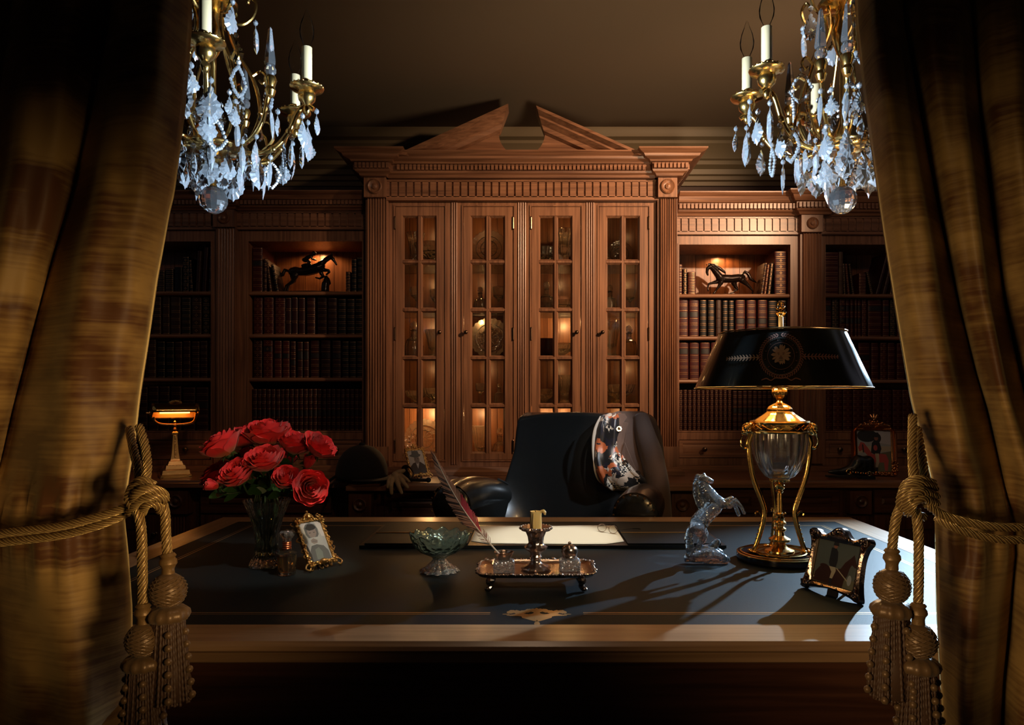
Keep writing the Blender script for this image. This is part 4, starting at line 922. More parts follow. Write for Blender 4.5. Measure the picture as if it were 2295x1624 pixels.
for s in (-1,1): # laurel sprays and ribbon
    for k in range(11):
        u=50+k*8.2; sz=11-abs(k-4)*.5; 
        for q in (-1,0,1): leafp(s*u,-2,(0 if s>0 else PI)+q*.85*(1 if s>0 else -1)*(1-k/30),sz,1.5,1 if s<0 and k<15 else 0)
    rb=spline([(0,-46,0),(s*12,-45,0),(s*22,-50,0),(s*32,-46,0),(s*43,-49,0)],5)
    for a,b in zip(rb,rb[1:]): bl([(a.x,a.y-1.3),(b.x,b.y-1.3),(b.x,b.y+1.3),(a.x,a.y+1.3)] if s>0 else [(a.x,a.y+1.3),(b.x,b.y+1.3),(b.x,b.y-1.3),(a.x,a.y-1.3)],0)
m.build('emblem_print',[EM,EM2,EM3],sh,world=False,smooth=0)
m=MB(); m.lathe([(.0055,.50),(.0052,.573),(.0,.573)],(SHX,0,0),20); m.build('candle_tube',plain('pale_enamel',(.62,.55,.38),.35),g,world=False)
m=MB(); m.lathe([(.005,.568),(.007,.571),(.0125,.576),(.0125,.579),(.006,.581),(.004,.583)],(SHX,0,0),24,flute=8,fa=.05)
for k in range(6):
    a=TAU*k/6; m.tube(spline([(SHX+.003*cos(a),.003*sin(a),.582),(SHX+.0105*cos(a),.0105*sin(a),.590),(SHX+.007*cos(a),.007*sin(a),.600),(SHX,0,.604)],4),.0014,5)
m.ball((SHX,0,.604),.0024,8); m.ball((SHX,0,.590),.005,8); m.build('finial',GOLD,g,world=False,smooth=60)
BULBE=emit('lamp_bulb_glow',(1,.62,.25),210)
for s in (-1,1):
    m=MB(); m.lathe([(.006,.42),(.011,.432),(.013,.442),(.009,.456),(.0,.468)],(SHX+s*.055,-.0,0),16); m.build('bulb',BULBE,g,world=False)
    m=MB(); m.tube(spline([(SHX,0,.412),(SHX+s*.03,0,.402),(SHX+s*.055,0,.408),(SHX+s*.055,0,.422)],4),.003,6); m.build('bulb_arm',BRASS,g,world=False)
# ================= BANKER LAMP on the worktop
bd=3.19; k=bd/F; bx_=X(392,bd); g=thing('bankers_lamp','small brass desk lamp with a horizontal half-round shade glowing orange beneath','lamp',(bx_,bd,CNT),(0,0,R(32)))
kz=lambda py:(1069-py)*k
m=MB()
lev=[(36,1069),(36,1062),(33,1061),(31,1052),(24,1050),(22,1042),(18,1041),(15,1033),(12,1032),(9,1026)]
m.loft([[(s1*a*k*.85,s2*a*k*.85,kz(y)+.0006) for s1,s2 in ((1,1),(-1,1),(-1,-1),(1,-1))] for a,y in lev])
for a,y in ((34,1065),(27,1052),(20,1042)):
    for i in range(10):
        for s in (-1,1): m.ball(((-1+2*(i+.5)/10)*a*k*.8,s*a*k*.86,kz(y)),.0035,6); m.ball((s*a*k*.86,(-1+2*(i+.5)/10)*a*k*.8,kz(y)),.0035,6)
for s1 in (-1,1):
    for s2 in (-1,1): m.ball((s1*33*k*.85,s2*33*k*.85,.006),.009,8,sz=.65)
m.build('stepped_base',GILT,g,world=False,smooth=30)
m=MB(); m.loft([[(s1*a*k,s2*a*k,kz(y)) for s1,s2 in ((1,1),(-1,1),(-1,-1),(1,-1))] for a,y in ((9,1028),(7,1015),(5,990),(4.2,974),(6,972),(6,969),(3,966))])
m.lathe([(3*k,kz(967)),(5*k,kz(962)),(2.5*k,kz(957)),(4*k,kz(953)),(2*k,kz(948)),(3*k,kz(945)),(0,kz(942))],n=16)
for i in range(14): m.ball((0,-(8.5-i*.3)*k,kz(1024-i*3.6)),.004,6)
m.build('tapered_stem',GILT,g,world=False,smooth=30)
m=MB(); m.tube(spline([(-42*k,0,kz(934)),(-40*k,0,kz(943)),(-28*k,0,kz(950)),(0,0,kz(952)),(28*k,0,kz(950)),(40*k,0,kz(943)),(44*k,0,kz(926))]),.0055,8); m.build('yoke',BRASS,g,world=False)
m=MB(); cz_=kz(925); rs=22*k
def shade(u,v): a=R(6)+R(212)*v; return ((-46+92*u)*k,-rs*cos(a)*1.25,cz_+rs*sin(a))
m.grid(shade,12,16); 
for x in (-46*k,46*k): m.add([(x,-rs*cos(R(6)+R(212)*v/12)*1.25,cz_+rs*sin(R(6)+R(212)*v/12)) for v in range(13)],[tuple(range(13))])
o=m.build('lamp_shade',BRASS,g,world=False,smooth=50); s_=o.modifiers.new('s','SOLIDIFY'); s_.thickness=.003
m=MB()
for i in range(9): m.ball(((-10+i*2.6)*k,-.01,cz_+rs+.002+.006*sin(PI*i/8)),.0065,8)
m.tube([(-46*k,0,cz_),(-57*k,0,cz_)],.004,8); m.ball((-50*k,0,cz_),.010,10,sx=.5)
m.build('scroll_crest',GILT,g,world=False)
m=MB(); m.tube([(-30*k,0,cz_+.006),(30*k,0,cz_+.006)],.009,10); m.build('tube_bulb',emit('amber_bulb',(1,.42,.08),8),g,world=False)
m=MB(); m.grid(lambda u,v:((-44+88*u)*k,-rs*.88*cos(R(9)+R(205)*v)*1.25,cz_+rs*.9*sin(R(9)+R(205)*v)),12,12); m.build('reflector',plain('warm_reflector',(.85,.45,.15),.35,.3),g,world=False)
# ================= CHAIR
ch=thing('desk_chair','black leather desk chair with rolled arms behind the desk, a jacket over one shoulder','chair',(.045,2.498,0),(0,0,R(-20)))
# local frame: -y faces the desk
CK=plain('chair_leather',(.014,.015,.015),.27,0,bump=.10,bscale=420,spec=.6,coat=.3)
def backf(u,v):   # u across -1..1, v up 0..1
    z=.48+.60*v; hw=interp([(0,.28),(.35,.285),(.55,.262),(.75,.24),(.92,.235),(1,.225)],v)
    wing=interp([(0,.20),(.3,.17),(.5,.07),(.7,.03),(1,.01)],v)
    return hw,z,wing
rg=[]; n=24
for j in range(17):
    v=j/16; hw,z,wg=backf(0,v); y0=.272+.08*v+.02*sin(PI*v)
    f=[];b=[]
    for i in range(n+1):
        u=-1+2*i/n; yy=y0-wg*abs(u)**3-.045*(1-u*u)*sin(PI*min(1,v*1.1))*.6
        if v==1: pass
        f.append((hw*u,yy,z-.02*(u*u)*(v>.99)))
    th=.065-.01*v
    for i in range(n,-1,-1):
        u=-1+2*i/n; b.append((hw*u*1.0,y0-wg*abs(u)**3*.9+th,z))
    rg.append(f+b)
m=MB(); m.loft(rg); o=m.build('backrest',CK,ch,world=False,smooth=180)
bv=o.modifiers.new('b','BEVEL'); bv.width=.028; bv.segments=4; bv.limit_method='ANGLE'; bv.angle_limit=R(50)
for s in (-1,1):
    m=MB(); pts=spline([(s*.255,.34,.70),(s*.29,.26,.745),(s*.325,.15,.765),(s*.335,.02,.765),(s*.335,-.05,.755)]); N=len(pts)
    m.tube(pts,[.055+.022*min(1,i/N*1.5) for i in range(N)],20); m.ball((s*.335,-.05,.755),.076,18,sy=.35)
    m.loft([[(s*.30-.035,-.055,z),(s*.30+.045,-.055,z),(s*.27+.045,.34,z),(s*.27-.035,.34,z)] for z in (.22,.74)])
    o=m.build('armrest',CK,ch,world=False,smooth=60)
    m=MB(); 
    for k in range(13): m.ball((s*.305-.036,-.057,.24+k*.034),.0045,6); m.ball((s*.305+.040,-.057,.24+k*.034),.0045,6)
    for k in range(14): a=R(-40)+R(260)*k/13; m.ball((s*.335+.068*cos(a),-.077,.755+.068*sin(a)),.004,6)
    m.build('nailhead_trim',ABRASS,o,world=False)
    m=MB(); m.tube(spline([(s*.20,.315,.66),(s*.235,.29,.775),(s*.285,.26,.815)]),.006,8); m.build('piping',CK,o,world=False)
m=MB(); m.box(-.26,.26,-.05,.30,.36,.50); o=m.build('seat',CK,ch,world=False,smooth=60); bv=o.modifiers.new('b','BEVEL'); bv.width=.035; bv.segments=4
m=MB(); m.box(-.30,.30,-.08,.36,.20,.30); m.build('seat_frame',CK,ch,world=False)
m=MB(); m.lathe([(.03,.08),(.03,.20)],(0,.17,0),16); m.build('post',ABRASS,ch,world=False)
for k_ in range(5):
    a=TAU*k_/5; m=MB(); m.tube([(0,.17,.10),(.30*cos(a),.17+.30*sin(a),.06)],[.03,.018],8); m.ball((.30*cos(a),.17+.30*sin(a),.028),.027,12); m.build('leg',WD['x'],ch,world=False)
# ================= JACKET and SCARF : draped over the right shoulder of the chair back
PJ=lambda px,py,d: P(px,py,d-.055)
COAT=plain('brown_wool',(.115,.066,.048),.9,bump=.35,bscale=700,sheen=.25)
def rowshell(rows,folds,mat,name,parent,nn=40,amp=.006,seed=0,cap=True,exp=2.6):
    """rows: (py, px left, px right, depth, half thickness)"""
    ys=[r[0] for r in rows]; m=MB(); rings=[]; rg_=random.Random(seed); ph=[rg_.uniform(0,6) for _ in range(6)]
    for j in range(33):
        py=ys[0]+(ys[-1]-ys[0])*j/32
        l,r_,d,t=[interp([(a[0],a[c]) for a in rows],py) for c in (1,2,3,4)]
        cx0=(l+r_)/2; hw=(r_-l)/2; ring=[]
        for i in range(nn):
            a=TAU*i/nn; ca,sa=cos(a),sin(a); e=2/exp
            x=cx0+hw*(abs(ca)**e)*(1 if ca>0 else -1); yy=t*(abs(sa)**e)*(1 if sa>0 else -1)
            fold=amp*sin(folds*a*1.0+ph[0]+j*.10)+amp*.5*sin(folds*2.3*a+ph[1]-j*.16)
            dd=d+yy-fold*(1 if sa<0 else .3)
            ring.append(PJ(x,py,dd))
        rings.append(ring)
    m.loft(rings); return m.build(name,mat,parent,smooth=180)
ja=thing('wool_jacket','dark brown wool jacket hung over the shoulder of the leather chair','jacket',PJ(1440,1150,2.84))
rowshell([(921,1385,1440,2.86,.03),(926,1360,1456,2.86,.055),(940,1352,1470,2.85,.075),(980,1352,1484,2.84,.09),(1040,1368,1491,2.83,.09),(1085,1392,1494,2.83,.08),(1150,1440,1495,2.84,.06),(1210,1448,1494,2.85,.05)],5,COAT,'body',ja,seed=2)
# lapel, front edge and pocket flap as turned cloth
def strip3(pts,name,parent,mat,th=.004,sub=2):
    m=MB(); m.add([PJ(*p) for p in pts],[tuple(range(len(pts)))]); o=m.build(name,mat,parent,smooth=0); s=o.modifiers.new('s','SOLIDIFY'); s.thickness=th; s.offset=0; b=o.modifiers.new('b','BEVEL'); b.width=.0015; b.segments=2; return o
strip3([(1372,926,2.775),(1400,926,2.77),(1406,936,2.765),(1398,946,2.76),(1408,947,2.755),(1402,985,2.74),(1388,1036,2.735),(1378,1012,2.738),(1368,960,2.755)],'lapel',ja,plain('brown_wool_lapel',(.155,.092,.068),.9,bump=.3,bscale=700,sheen=.25))
strip3([(1388,1030,2.738),(1402,1062,2.735),(1432,1088,2.735),(1462,1102,2.735),(1466,1098,2.73),(1430,1062,2.728),(1408,1010,2.728),(1400,990,2.732)],'front_edge',ja,COAT,.006)
m=MB()
for k_ in range(3):
    a=TAU*k_/3
m=MB(); pts=spline([PJ(1436,934,2.80),PJ(1446,975,2.755),PJ(1462,1030,2.745),PJ(1474,1090,2.75),PJ(1480,1160,2.77),PJ(1481,1205,2.78)]); m.tube(pts,[.030+.014*min(1,i/10) for i in range(len(pts))],18); m.build('sleeve',COAT,ja,smooth=180)
for px,py in ((1401,1036),(1429,1059)):
    c=PJ(px,py,2.722); m=MB(); m.lathe([(0,0),(.009,0),(.010,.002),(.008,.004),(.005,.003),(0,.003)],n=20); m.xf(Matrix.Translation(c)@Matrix.Rotation(PI/2,4,'X')); m.build('button',plain('horn_button',(.03,.02,.015),.25),ja)
c=Vector(PJ(1387,961,2.744)); m=MB()
for k_ in range(8): a=TAU*k_/8; m.ball((c.x+.008*cos(a),c.y,c.z+.008*sin(a)),.0032,7)
m.ball(tuple(c),.004,8); m.tube([tuple(c+Vector((-.01,0,-.006))),tuple(c+Vector((.01,0,.007)))],.0012,6); br=m.build('brooch',GOLD,ja); br['label']='gold brooch on the lapel'
# scarf
m_,nt,b=newmat('printed_silk'); tc=nt.nodes.new('ShaderNodeTexCoord'); vo=nt.nodes.new('ShaderNodeTexVoronoi'); vo.inputs['Scale'].default_value=24; vo.distance='MINKOWSKI'; nz=nt.nodes.new('ShaderNodeTexNoise'); nz.inputs['Scale'].default_value=9
mxv=nt.nodes.new('ShaderNodeMix'); mxv.data_type='RGBA'; mxv.inputs[0].default_value=.10; nt.links.new(tc.outputs['Object'],nz.inputs['Vector']); nt.links.new(tc.outputs['Object'],mxv.inputs[6]); nt.links.new(nz.outputs['Color'],mxv.inputs[7]); nt.links.new(mxv.outputs[2],vo.inputs['Vector'])
sp=nt.nodes.new('ShaderNodeSeparateColor'); nt.links.new(vo.outputs['Color'],sp.inputs[0]); rp=nt.nodes.new('ShaderNodeValToRGB'); rp.color_ramp.interpolation='CONSTANT'
cl=[(0,(.008,.006,.006)),(.20,(.50,.12,.035)),(.34,(.62,.50,.40)),(.46,(.008,.007,.007)),(.60,(.42,.10,.03)),(.70,(.70,.60,.50)),(.80,(.012,.010,.02)),(.90,(.60,.48,.38))]
while len(rp.color_ramp.elements)<len(cl): rp.color_ramp.elements.new(.5)
for e,(p_,c_) in zip(rp.color_ramp.elements,cl): e.position=p_; e.color=(*c_,1)
nt.links.new(sp.outputs[0],rp.inputs[0])
ck=nt.nodes.new('ShaderNodeTexChecker'); ck.inputs['Scale'].default_value=110; ck.inputs[1].default_value=(.7,.62,.5,1); ck.inputs[2].default_value=(.01,.01,.012,1); nt.links.new(mxv.outputs[2],ck.inputs[0])
mm=nt.nodes.new('ShaderNodeMix'); mm.data_type='RGBA'; gt=nt.nodes.new('ShaderNodeMath'); gt.operation='GREATER_THAN'; gt.inputs[1].default_value=.80; nt.links.new(sp.outputs[1],gt.inputs[0]); nt.links.new(gt.outputs[0],mm.inputs[0]); nt.links.new(rp.outputs[0],mm.inputs[6]); nt.links.new(ck.outputs[0],mm.inputs[7]); nt.links.new(mm.outputs[2],b.inputs['Base Color'])
S(b,'Roughness',.35); S(b,'Sheen Weight',.3); SILK=m_
sc=thing('silk_scarf','printed silk scarf in cream, black and orange tucked under the jacket','scarf',PJ(1360,1090,2.78))
rowshell([(925,1362,1392,2.80,.02),(932,1345,1396,2.795,.035),(955,1335,1398,2.79,.045),(1000,1328,1400,2.785,.05),(1030,1329,1406,2.765,.05),(1055,1333,1428,2.75,.045),(1072,1340,1448,2.745,.035),(1088,1352,1462,2.745,.025),(1099,1368,1430,2.75,.012)],7,SILK,'drape',sc,seed=5,amp=.007)
m=MB()
for i,(a,b_) in enumerate((((1336,940),(1368,1085)),)):
    pts=spline([PJ(1346,932,2.752),PJ(1333,965,2.742),PJ(1329,1010,2.735),PJ(1334,1055,2.735),PJ(1352,1082,2.742),PJ(1400,1092,2.738),PJ(1440,1090,2.735)]); m.tube(pts,[.002+.0045*abs(sin(i*.21)) for i in range(len(pts))],10,flat=.5)
m.build('cream_hem',plain('cream_silk',(.62,.54,.44),.4,sheen=.2),sc,smooth=180)
# ================= things on the worktop
def pic(lst,off,s,d,dy=0): # chains drawn over the photograph, at depth d
    return [(X(off[0]+x/s,d),d+dy*d/F,Z(off[1]+y/s,d),r/s*d/F) for x,y,r in lst]
# riding helmet
hx,hdp=X(806,3.02),3.06; g=thing('riding_helmet','black velvet riding helmet on the left end of the stepped-forward worktop','riding helmet',(hx,hdp,CNT))
m=MB(); k=3.02/F
prof_=[(0,85*k)]+[]
m.lathe([(57*k,.006),(58*k,.03),(56*k,.062),(50*k,.095),(40*k,.122),(26*k,.142),(12*k,.151),(0,.153)],n=48,sy=1.15); m.ball((-2*k*0,0,.155),.014,14,sz=.6); m.build('shell',BLK,g,world=False,smooth=180)
m=MB()
def brim(u,v): a=R(-95)+R(110)*u; r=56*k+(.010+.045*sin(PI*u)**1.2)*v; return (r*cos(a),r*1.12*sin(a),.010-.0*v+.004*(1-v))
o=m.grid(brim,18,4).build('peak',BLK,g,world=False,smooth=180); s_=o.modifiers.new('s','SOLIDIFY'); s_.thickness=.004
m=MB(); m.tube(spline([(-56*k,-.02,.02),(-62*k,-.05,.010),(-66*k,-.085,-.0),(-64*k,-.105,-.008)]),.006,8,flat=.3); m.build('chin_strap',BLK,g,world=False)
# gloves
GL=plain('pale_leather_glove',(.42,.30,.17),.7,bump=.3,bscale=250)
o2=(720,880); s2=5.7375; dg=2.93
g=thing('riding_glove','pale leather glove with its fingers hanging over the worktop edge','glove',(X(890,dg),dg,CNT))
ch_=[pic([(1060,1000,26),(1000,1025,42),(950,1062,52)],o2,s2,3.0),pic([(950,1062,52),(960,1085,50)],o2,s2,2.965)]
def fing(pts,r,dy): return [(X(o2[0]+x/s2,d),d,Z(o2[1]+y/s2,d),rr/s2*d/F) for (x,y),rr,d in zip(pts,r,dy)]
ch_+=[fing([(900,1080),(872,1120),(862,1160),(855,1212)],[36,30,24,20],[2.97,2.94,2.925,2.922]),fing([(930,1085),(905,1130),(898,1200),(902,1290)],[38,34,29,25],[2.97,2.935,2.92,2.922]),fing([(965,1085),(975,1140),(1000,1210),(1032,1285)],[38,33,28,24],[2.965,2.932,2.92,2.922]),fing([(1000,1080),(1040,1130),(1075,1175),(1108,1212)],[36,31,27,23],[2.965,2.932,2.92,2.922]),fing([(1020,1060),(1065,1085),(1100,1110),(1130,1140)],[30,24,20,17],[2.975,2.945,2.928,2.925])]
ch_=[[(x,y,max(z,CNT+r+.001) if y>2.96 else z,r) for x,y,z,r in c] for c in ch_]
fig('glove_body',ch_,GL,g,vox=.0022,smooth=3)
# riding crop
g=thing('riding_crop','black riding crop lying by the gloves with a looped strap','riding crop',(X(930,3.0),3.0,CNT))
m=MB(); m.tube([(X(905,3.04),3.04,CNT+.008),(X(928,3.0),3.0,CNT+.009),(X(960,2.97),2.975,CNT+.010)],[.005,.006,.007],10); m.ball((X(960,2.97),2.972,CNT+.012),.011,12); m.build('shaft',BLK,g)
m=MB(); m.tube(spline([(X(915,3.04),3.06,CNT+.004),(X(905,3.04),3.05,CNT+.05),(X(916,3.03),3.03,CNT+.062),(X(926,3.02),3.02,CNT+.035),(X(922,3.0),3.0,CNT+.006)]),.012,8,flat=.25); m.build('strap',LEA,g)
# gold arched frame on the right of the worktop
gd=3.20; g=thing('gilt_arched_frame','large gilt frame with leafy crest, picture of a child riding, right of the lamp','picture frame',(X(1966,gd),gd+.02,CNT),(R(-9),0,R(-14)))
k=gd/F; w,h=70*k,92*k; z0=.022; m=MB()
def rr2(hx,z_0,z_1,r,n=6):
    out=[]
    for q,(sx,top) in enumerate(((1,1),(-1,1),(-1,0),(1,0))):
        rad=r if top else r*.4
        for i in range(n+1):
            a=q*PI/2+PI/2*i/n; cxx=sx*(hx-rad); czz=(z_1-rad) if top else (z_0+rad); out.append((cxx+rad*cos(a),czz+rad*sin(a)))
    return out
oo=rr2(w/2+.026,.001,z0+h+.024,.045); ii=rr2(w/2,z0,z0+h,.006)
def mixl(t,y): return [(a[0]*(1-t)+b[0]*t,y,a[1]*(1-t)+b[1]*t) for a,b in zip(oo,ii)]
m.loft([mixl(0,.012),mixl(0,-.002),mixl(.2,-.010),mixl(.45,-.005),mixl(.6,-.009),mixl(.85,-.002),mixl(1,-.002),mixl(1,.01)],cap=False)
m.build('border',plain('red_gold',(.55,.24,.09),.25,1,bump=.2),g,world=False,smooth=50)
m=MB(); rg_=random.Random(2)
for i in range(46):
    u=rg_.uniform(-1,1); zz=z0+h+.020+.026*(1-abs(u))*rg_.uniform(.2,1.3); m.ball((u*.066,-.010+rg_.uniform(-.006,.004),zz),rg_.uniform(.004,.0085),7)
for s in (-1,1):
    for q in range(5): m.tube(spline([(s*.004,-.01,z0+h+.012+q*.006),(s*(.025+.008*q),-.016,z0+h+.024),(s*(.045+.006*q),-.010,z0+h+.012),(s*(.04+.006*q),-.012,z0+h+.004)],4),.0028,6)
for k_ in range(5): a=PI*k_/4; m.tube(spline([(0,-.012,z0+h+.040),(.010*cos(a),-.016,z0+h+.058),(.020*cos(a),-.012,z0+h+.064+.012*sin(a))],4),.004,6)
for i in range(24): m.ball((w/2+.010+rg_.uniform(-.012,.014),-.010,z0+rg_.uniform(-.016,.05)),rg_.uniform(.003,.0065),7); m.ball((rg_.uniform(.0,w/2),-.010,z0-.010+rg_.uniform(-.006,.006)),rg_.uniform(.003,.006),7); m.ball((-w/2-.012,-.010,z0+rg_.uniform(-.012,.05)),rg_.uniform(.003,.005),7)
m.build('leafy_crest',plain('red_gold_leafwork',(.62,.30,.12),.25,1,bump=.4),g,world=False,smooth=60)
picture(g,w,h,[('green','p',[(0,0),(0,.35),(1,.5),(1,0)]),('cream','p',[(0,.45),(0,.62),(1,.62),(1,.5)]),('white','p',[(.5,.72),(.5,1),(1,1),(1,.66)]),('dark','e',.30,.88,.30,.16),('dark','e',.60,.82,.12,.12),
 ('pink','p',[(.02,.58),(.10,.72),(.20,.70),(.34,.55),(.45,.42),(.62,.44),(.85,.42),(.92,.28),(.88,.02),(.80,.02),(.78,.22),(.52,.22),(.48,.02),(.38,.02),(.36,.34),(.22,.46),(.14,.52),(.06,.48)]),('dark','p',[(.40,.46),(.44,.70),(.52,.78),(.66,.74),(.72,.56),(.66,.42),(.5,.42)]),('flesh','e',.57,.82,.06,.06),('dark','p',[(.49,.84),(.50,.96),(.64,.96),(.66,.84)]),('pink','e',.54,.58,.06,.07),('cream','p',[(.52,.44),(.64,.44),(.64,.22),(.58,.08),(.53,.10),(.55,.26)]),('dark','p',[(.52,.10),(.60,.10),(.60,.0),(.52,.0)]),('dark','p',[(.14,.66),(.18,.66),(.20,.46),(.16,.46)])],'sky',z0=z0,y=.0)
easel(g,.20,R(9),BACKM)
# ankle boot
o7=(1820,880); s7=6.765; d7=3.12; g=thing('ankle_boot','black leather ankle boot with a brass bit chain, in front of the arched gilt frame','boot',(X(1910,d7),d7,CNT))
ch_=[pic([(262,1196,26),(330,1196,40),(430,1196,52),(520,1175,66),(620,1150,86),(720,1160,95)],o7,s7,d7),pic([(620,1150,86),(670,1090,105),(690,1060,110)],o7,s7,d7),pic([(720,1170,90),(820,1180,86),(880,1160,80)],o7,s7,d7),pic([(690,1060,100),(700,1030,95)],o7,s7,d7),pic([(840,1150,96),(850,1040,92)],o7,s7,d7),pic([(760,1120,110),(770,1060,105)],o7,s7,d7),pic([(650,1020,48),(760,1012,44),(890,1015,44)],o7,s7,d7),pic([(890,1020,44),(900,1180,60)],o7,s7,d7)]
ch_=[[(x,y,max(z,CNT+.016),r) for x,y,z,r in c] for c in ch_]
o=fig('upper',ch_,LEA,g,vox=.0028,smooth=6)
m=MB()
def solew(u): return .018+.012*sin(PI*min(1,u*1.25))
pt=[]; xa_,xb_=X(1853,d7),X(1955,d7)
L_=[(xa_+(xb_-xa_)*i/20,solew(i/20)) for i in range(21)]; pts=[(x,d7-w_) for x,w_ in L_]+[(x,d7+w_) for x,w_ in L_[::-1]]
m.prism(pts,CNT+.008,CNT+.015); m.box(xb_-.055,xb_+.002,d7-.026,d7+.026,CNT+.0006,CNT+.012); m.build('sole',BLK,g)
m=MB(); cs=[P(1820+x/s7,880+y/s7,3.045) for x,y in ((560,1195),(640,1205),(720,1215),(800,1220),(870,1225),(950,1215),(1030,1200))]
for i,(a,b_) in enumerate(zip(cs,cs[1:])):
    c=(Vector(a)+Vector(b_))/2; m.ball(tuple(c),.0055,8,sx=1.6); 
for cc,r in ((cs[0],.011),(cs[4],.009)): m.tube([(cc[0]+r*cos(TAU*i/16),cc[1],cc[2]+r*sin(TAU*i/16)) for i in range(17)],.0022,6)
m.build('bit_chain',GOLD,g)
# ================= niche bronzes
nd=3.56
def bronze(name,label,off,s,chs,base,shelf,voxel=.0022):
    g=thing(name,label,'sculpture',(X(off[0]+base[0]/s,nd),nd,0)); zs=Z(shelf,FF)+.0008
    dz=zs-Z(off[1]+base[2]/s,nd)
    out=[]
    for c,dy in chs: out.append([(x,y,max(z+dz,zs+r+.001),r) for x,y,z,r in pic(c,off,s,nd,dy/s)])
    fig('horse',out,DBRZ,g,vox=.0017,smooth=2,k=1.0)
    x0,x1=X(off[0]+base[0]/s,nd),X(off[0]+base[1]/s,nd); zt2=Z(off[1]+base[3]/s,nd)+dz
    m=MB(); hw=(x1-x0)/2; xm=(x0+x1)/2
    m.loft([[(xm+hw*e*cos(TAU*i/40)*(1+.0*i),nd+.045*e*sin(TAU*i/40),z) for i in range(40)] for e,z in ((1,zs),(1.0,zs+(zt2-zs)*.6),(.94,zt2))]); m.build('plinth',DBRZ,g,smooth=40); return g,out,dz
H=[([(680,660,72),(780,685,92),(950,690,90),(1100,672,88),(1190,665,68)],0),([(700,650,78),(610,540,68),(520,440,46)],0),([(500,425,44),(435,470,38),(425,550,30),(442,605,22)],0),([(470,375,20),(590,400,30),(700,470,36),(800,545,26),(820,570,14)],0),([(430,400,10),(420,370,8)],16),([(450,395,10),(455,362,8)],-16),
 ([(670,740,52),(560,768,30),(475,790,22),(450,870,16),(462,935,19)],38),([(720,770,55),(655,880,27),(600,955,18),(560,1012,22)],-38),([(1010,760,68),(1045,850,42),(1092,905,24),(1010,955,17),(930,1010,21)],36),([(1165,720,72),(1260,805,42),(1345,890,27),(1398,955,17),(1390,1012,20)],-36),([(1180,598,18),(1240,535,28),(1310,590,36),(1360,690,38),(1460,755,20),(1485,775,8)],0)]
bronze('horse_bronze','dark bronze trotting horse on an oval plinth in the lit niche at the right',(1540,540),9.5625,H,(310,1520,1080,1035),658)
Jk=[([(620,655,90),(690,640,100),(790,655,90),(950,640,104),(1100,598,112),(1190,560,108),(1245,530,86)],0),([(1220,500,76),(1330,415,50),(1430,352,42)],0),([(1450,340,40),(1495,385,38),(1540,450,25),(1568,500,21)],0),([(1475,305,14),(1487,240,7)],12),([(1455,305,14),(1462,245,7)],-12),([(1240,420,14),(1320,365,16),(1400,312,14),(1450,290,12)],0),([(840,520,30),(940,500,40),(1010,500,26)],0),([(900,520,14),(905,590,14),(930,620,10)],60),
 ([(640,740,82),(640,840,52),(530,925,32),(500,1050,26),(530,1090,30)],38),([(700,740,70),(640,880,38),(500,960,24),(480,1060,24),(460,1090,26)],-38),([(1270,610,48),(1390,618,28),(1412,655,22),(1350,705,22)],30),([(1250,690,45),(1300,760,28),(1220,805,22),(1130,782,15)],-30),([(560,640,25),(460,615,32),(420,710,42),(340,740,34),(275,725,20)],0)]
g,_,dz=bronze('jockey_bronze','dark bronze horse and jockey jumping a stump in the lit niche at the left',(590,530),9.5625,Jk,(370,1620,1140,1085),652)
rd=[([(880,400,42),(960,345,46),(1045,310,34)],0),([(1085,270,36),(1100,285,26)],0),([(880,405,42),(985,430,28)],34),([(985,430,26),(955,545,20),(990,560,14)],40),([(880,405,42),(985,430,28)],-34),([(985,430,26),(955,545,20),(990,560,14)],-40),([(1030,330,24),(1050,385,18),(1130,400,12)],22),([(1030,330,24),(1050,385,18),(1130,400,12)],-22),([(1080,245,38),(1135,262,10)],0)]
fig('jockey',[[(x,y,z+dz,r) for x,y,z,r in pic(c,(590,530),9.5625,nd,dy/9.5625)] for c,dy in rd],DBRZ,g,vox=.0015,smooth=1)
st_=[([(1350,770,40),(1345,900,75),(1330,1050,85),(1330,1100,90)],0),([(1390,800,30),(1420,900,30)],20),([(1290,900,30),(1280,1060,34)],-30)]
fig('tree_stump',[[(x,y,max(z+dz,Z(652,FF)+r+.001),r) for x,y,z,r in pic(c,(590,530),9.5625,nd,dy/9.5625)] for c,dy in st_],DBRZ,g,vox=.003,smooth=1)
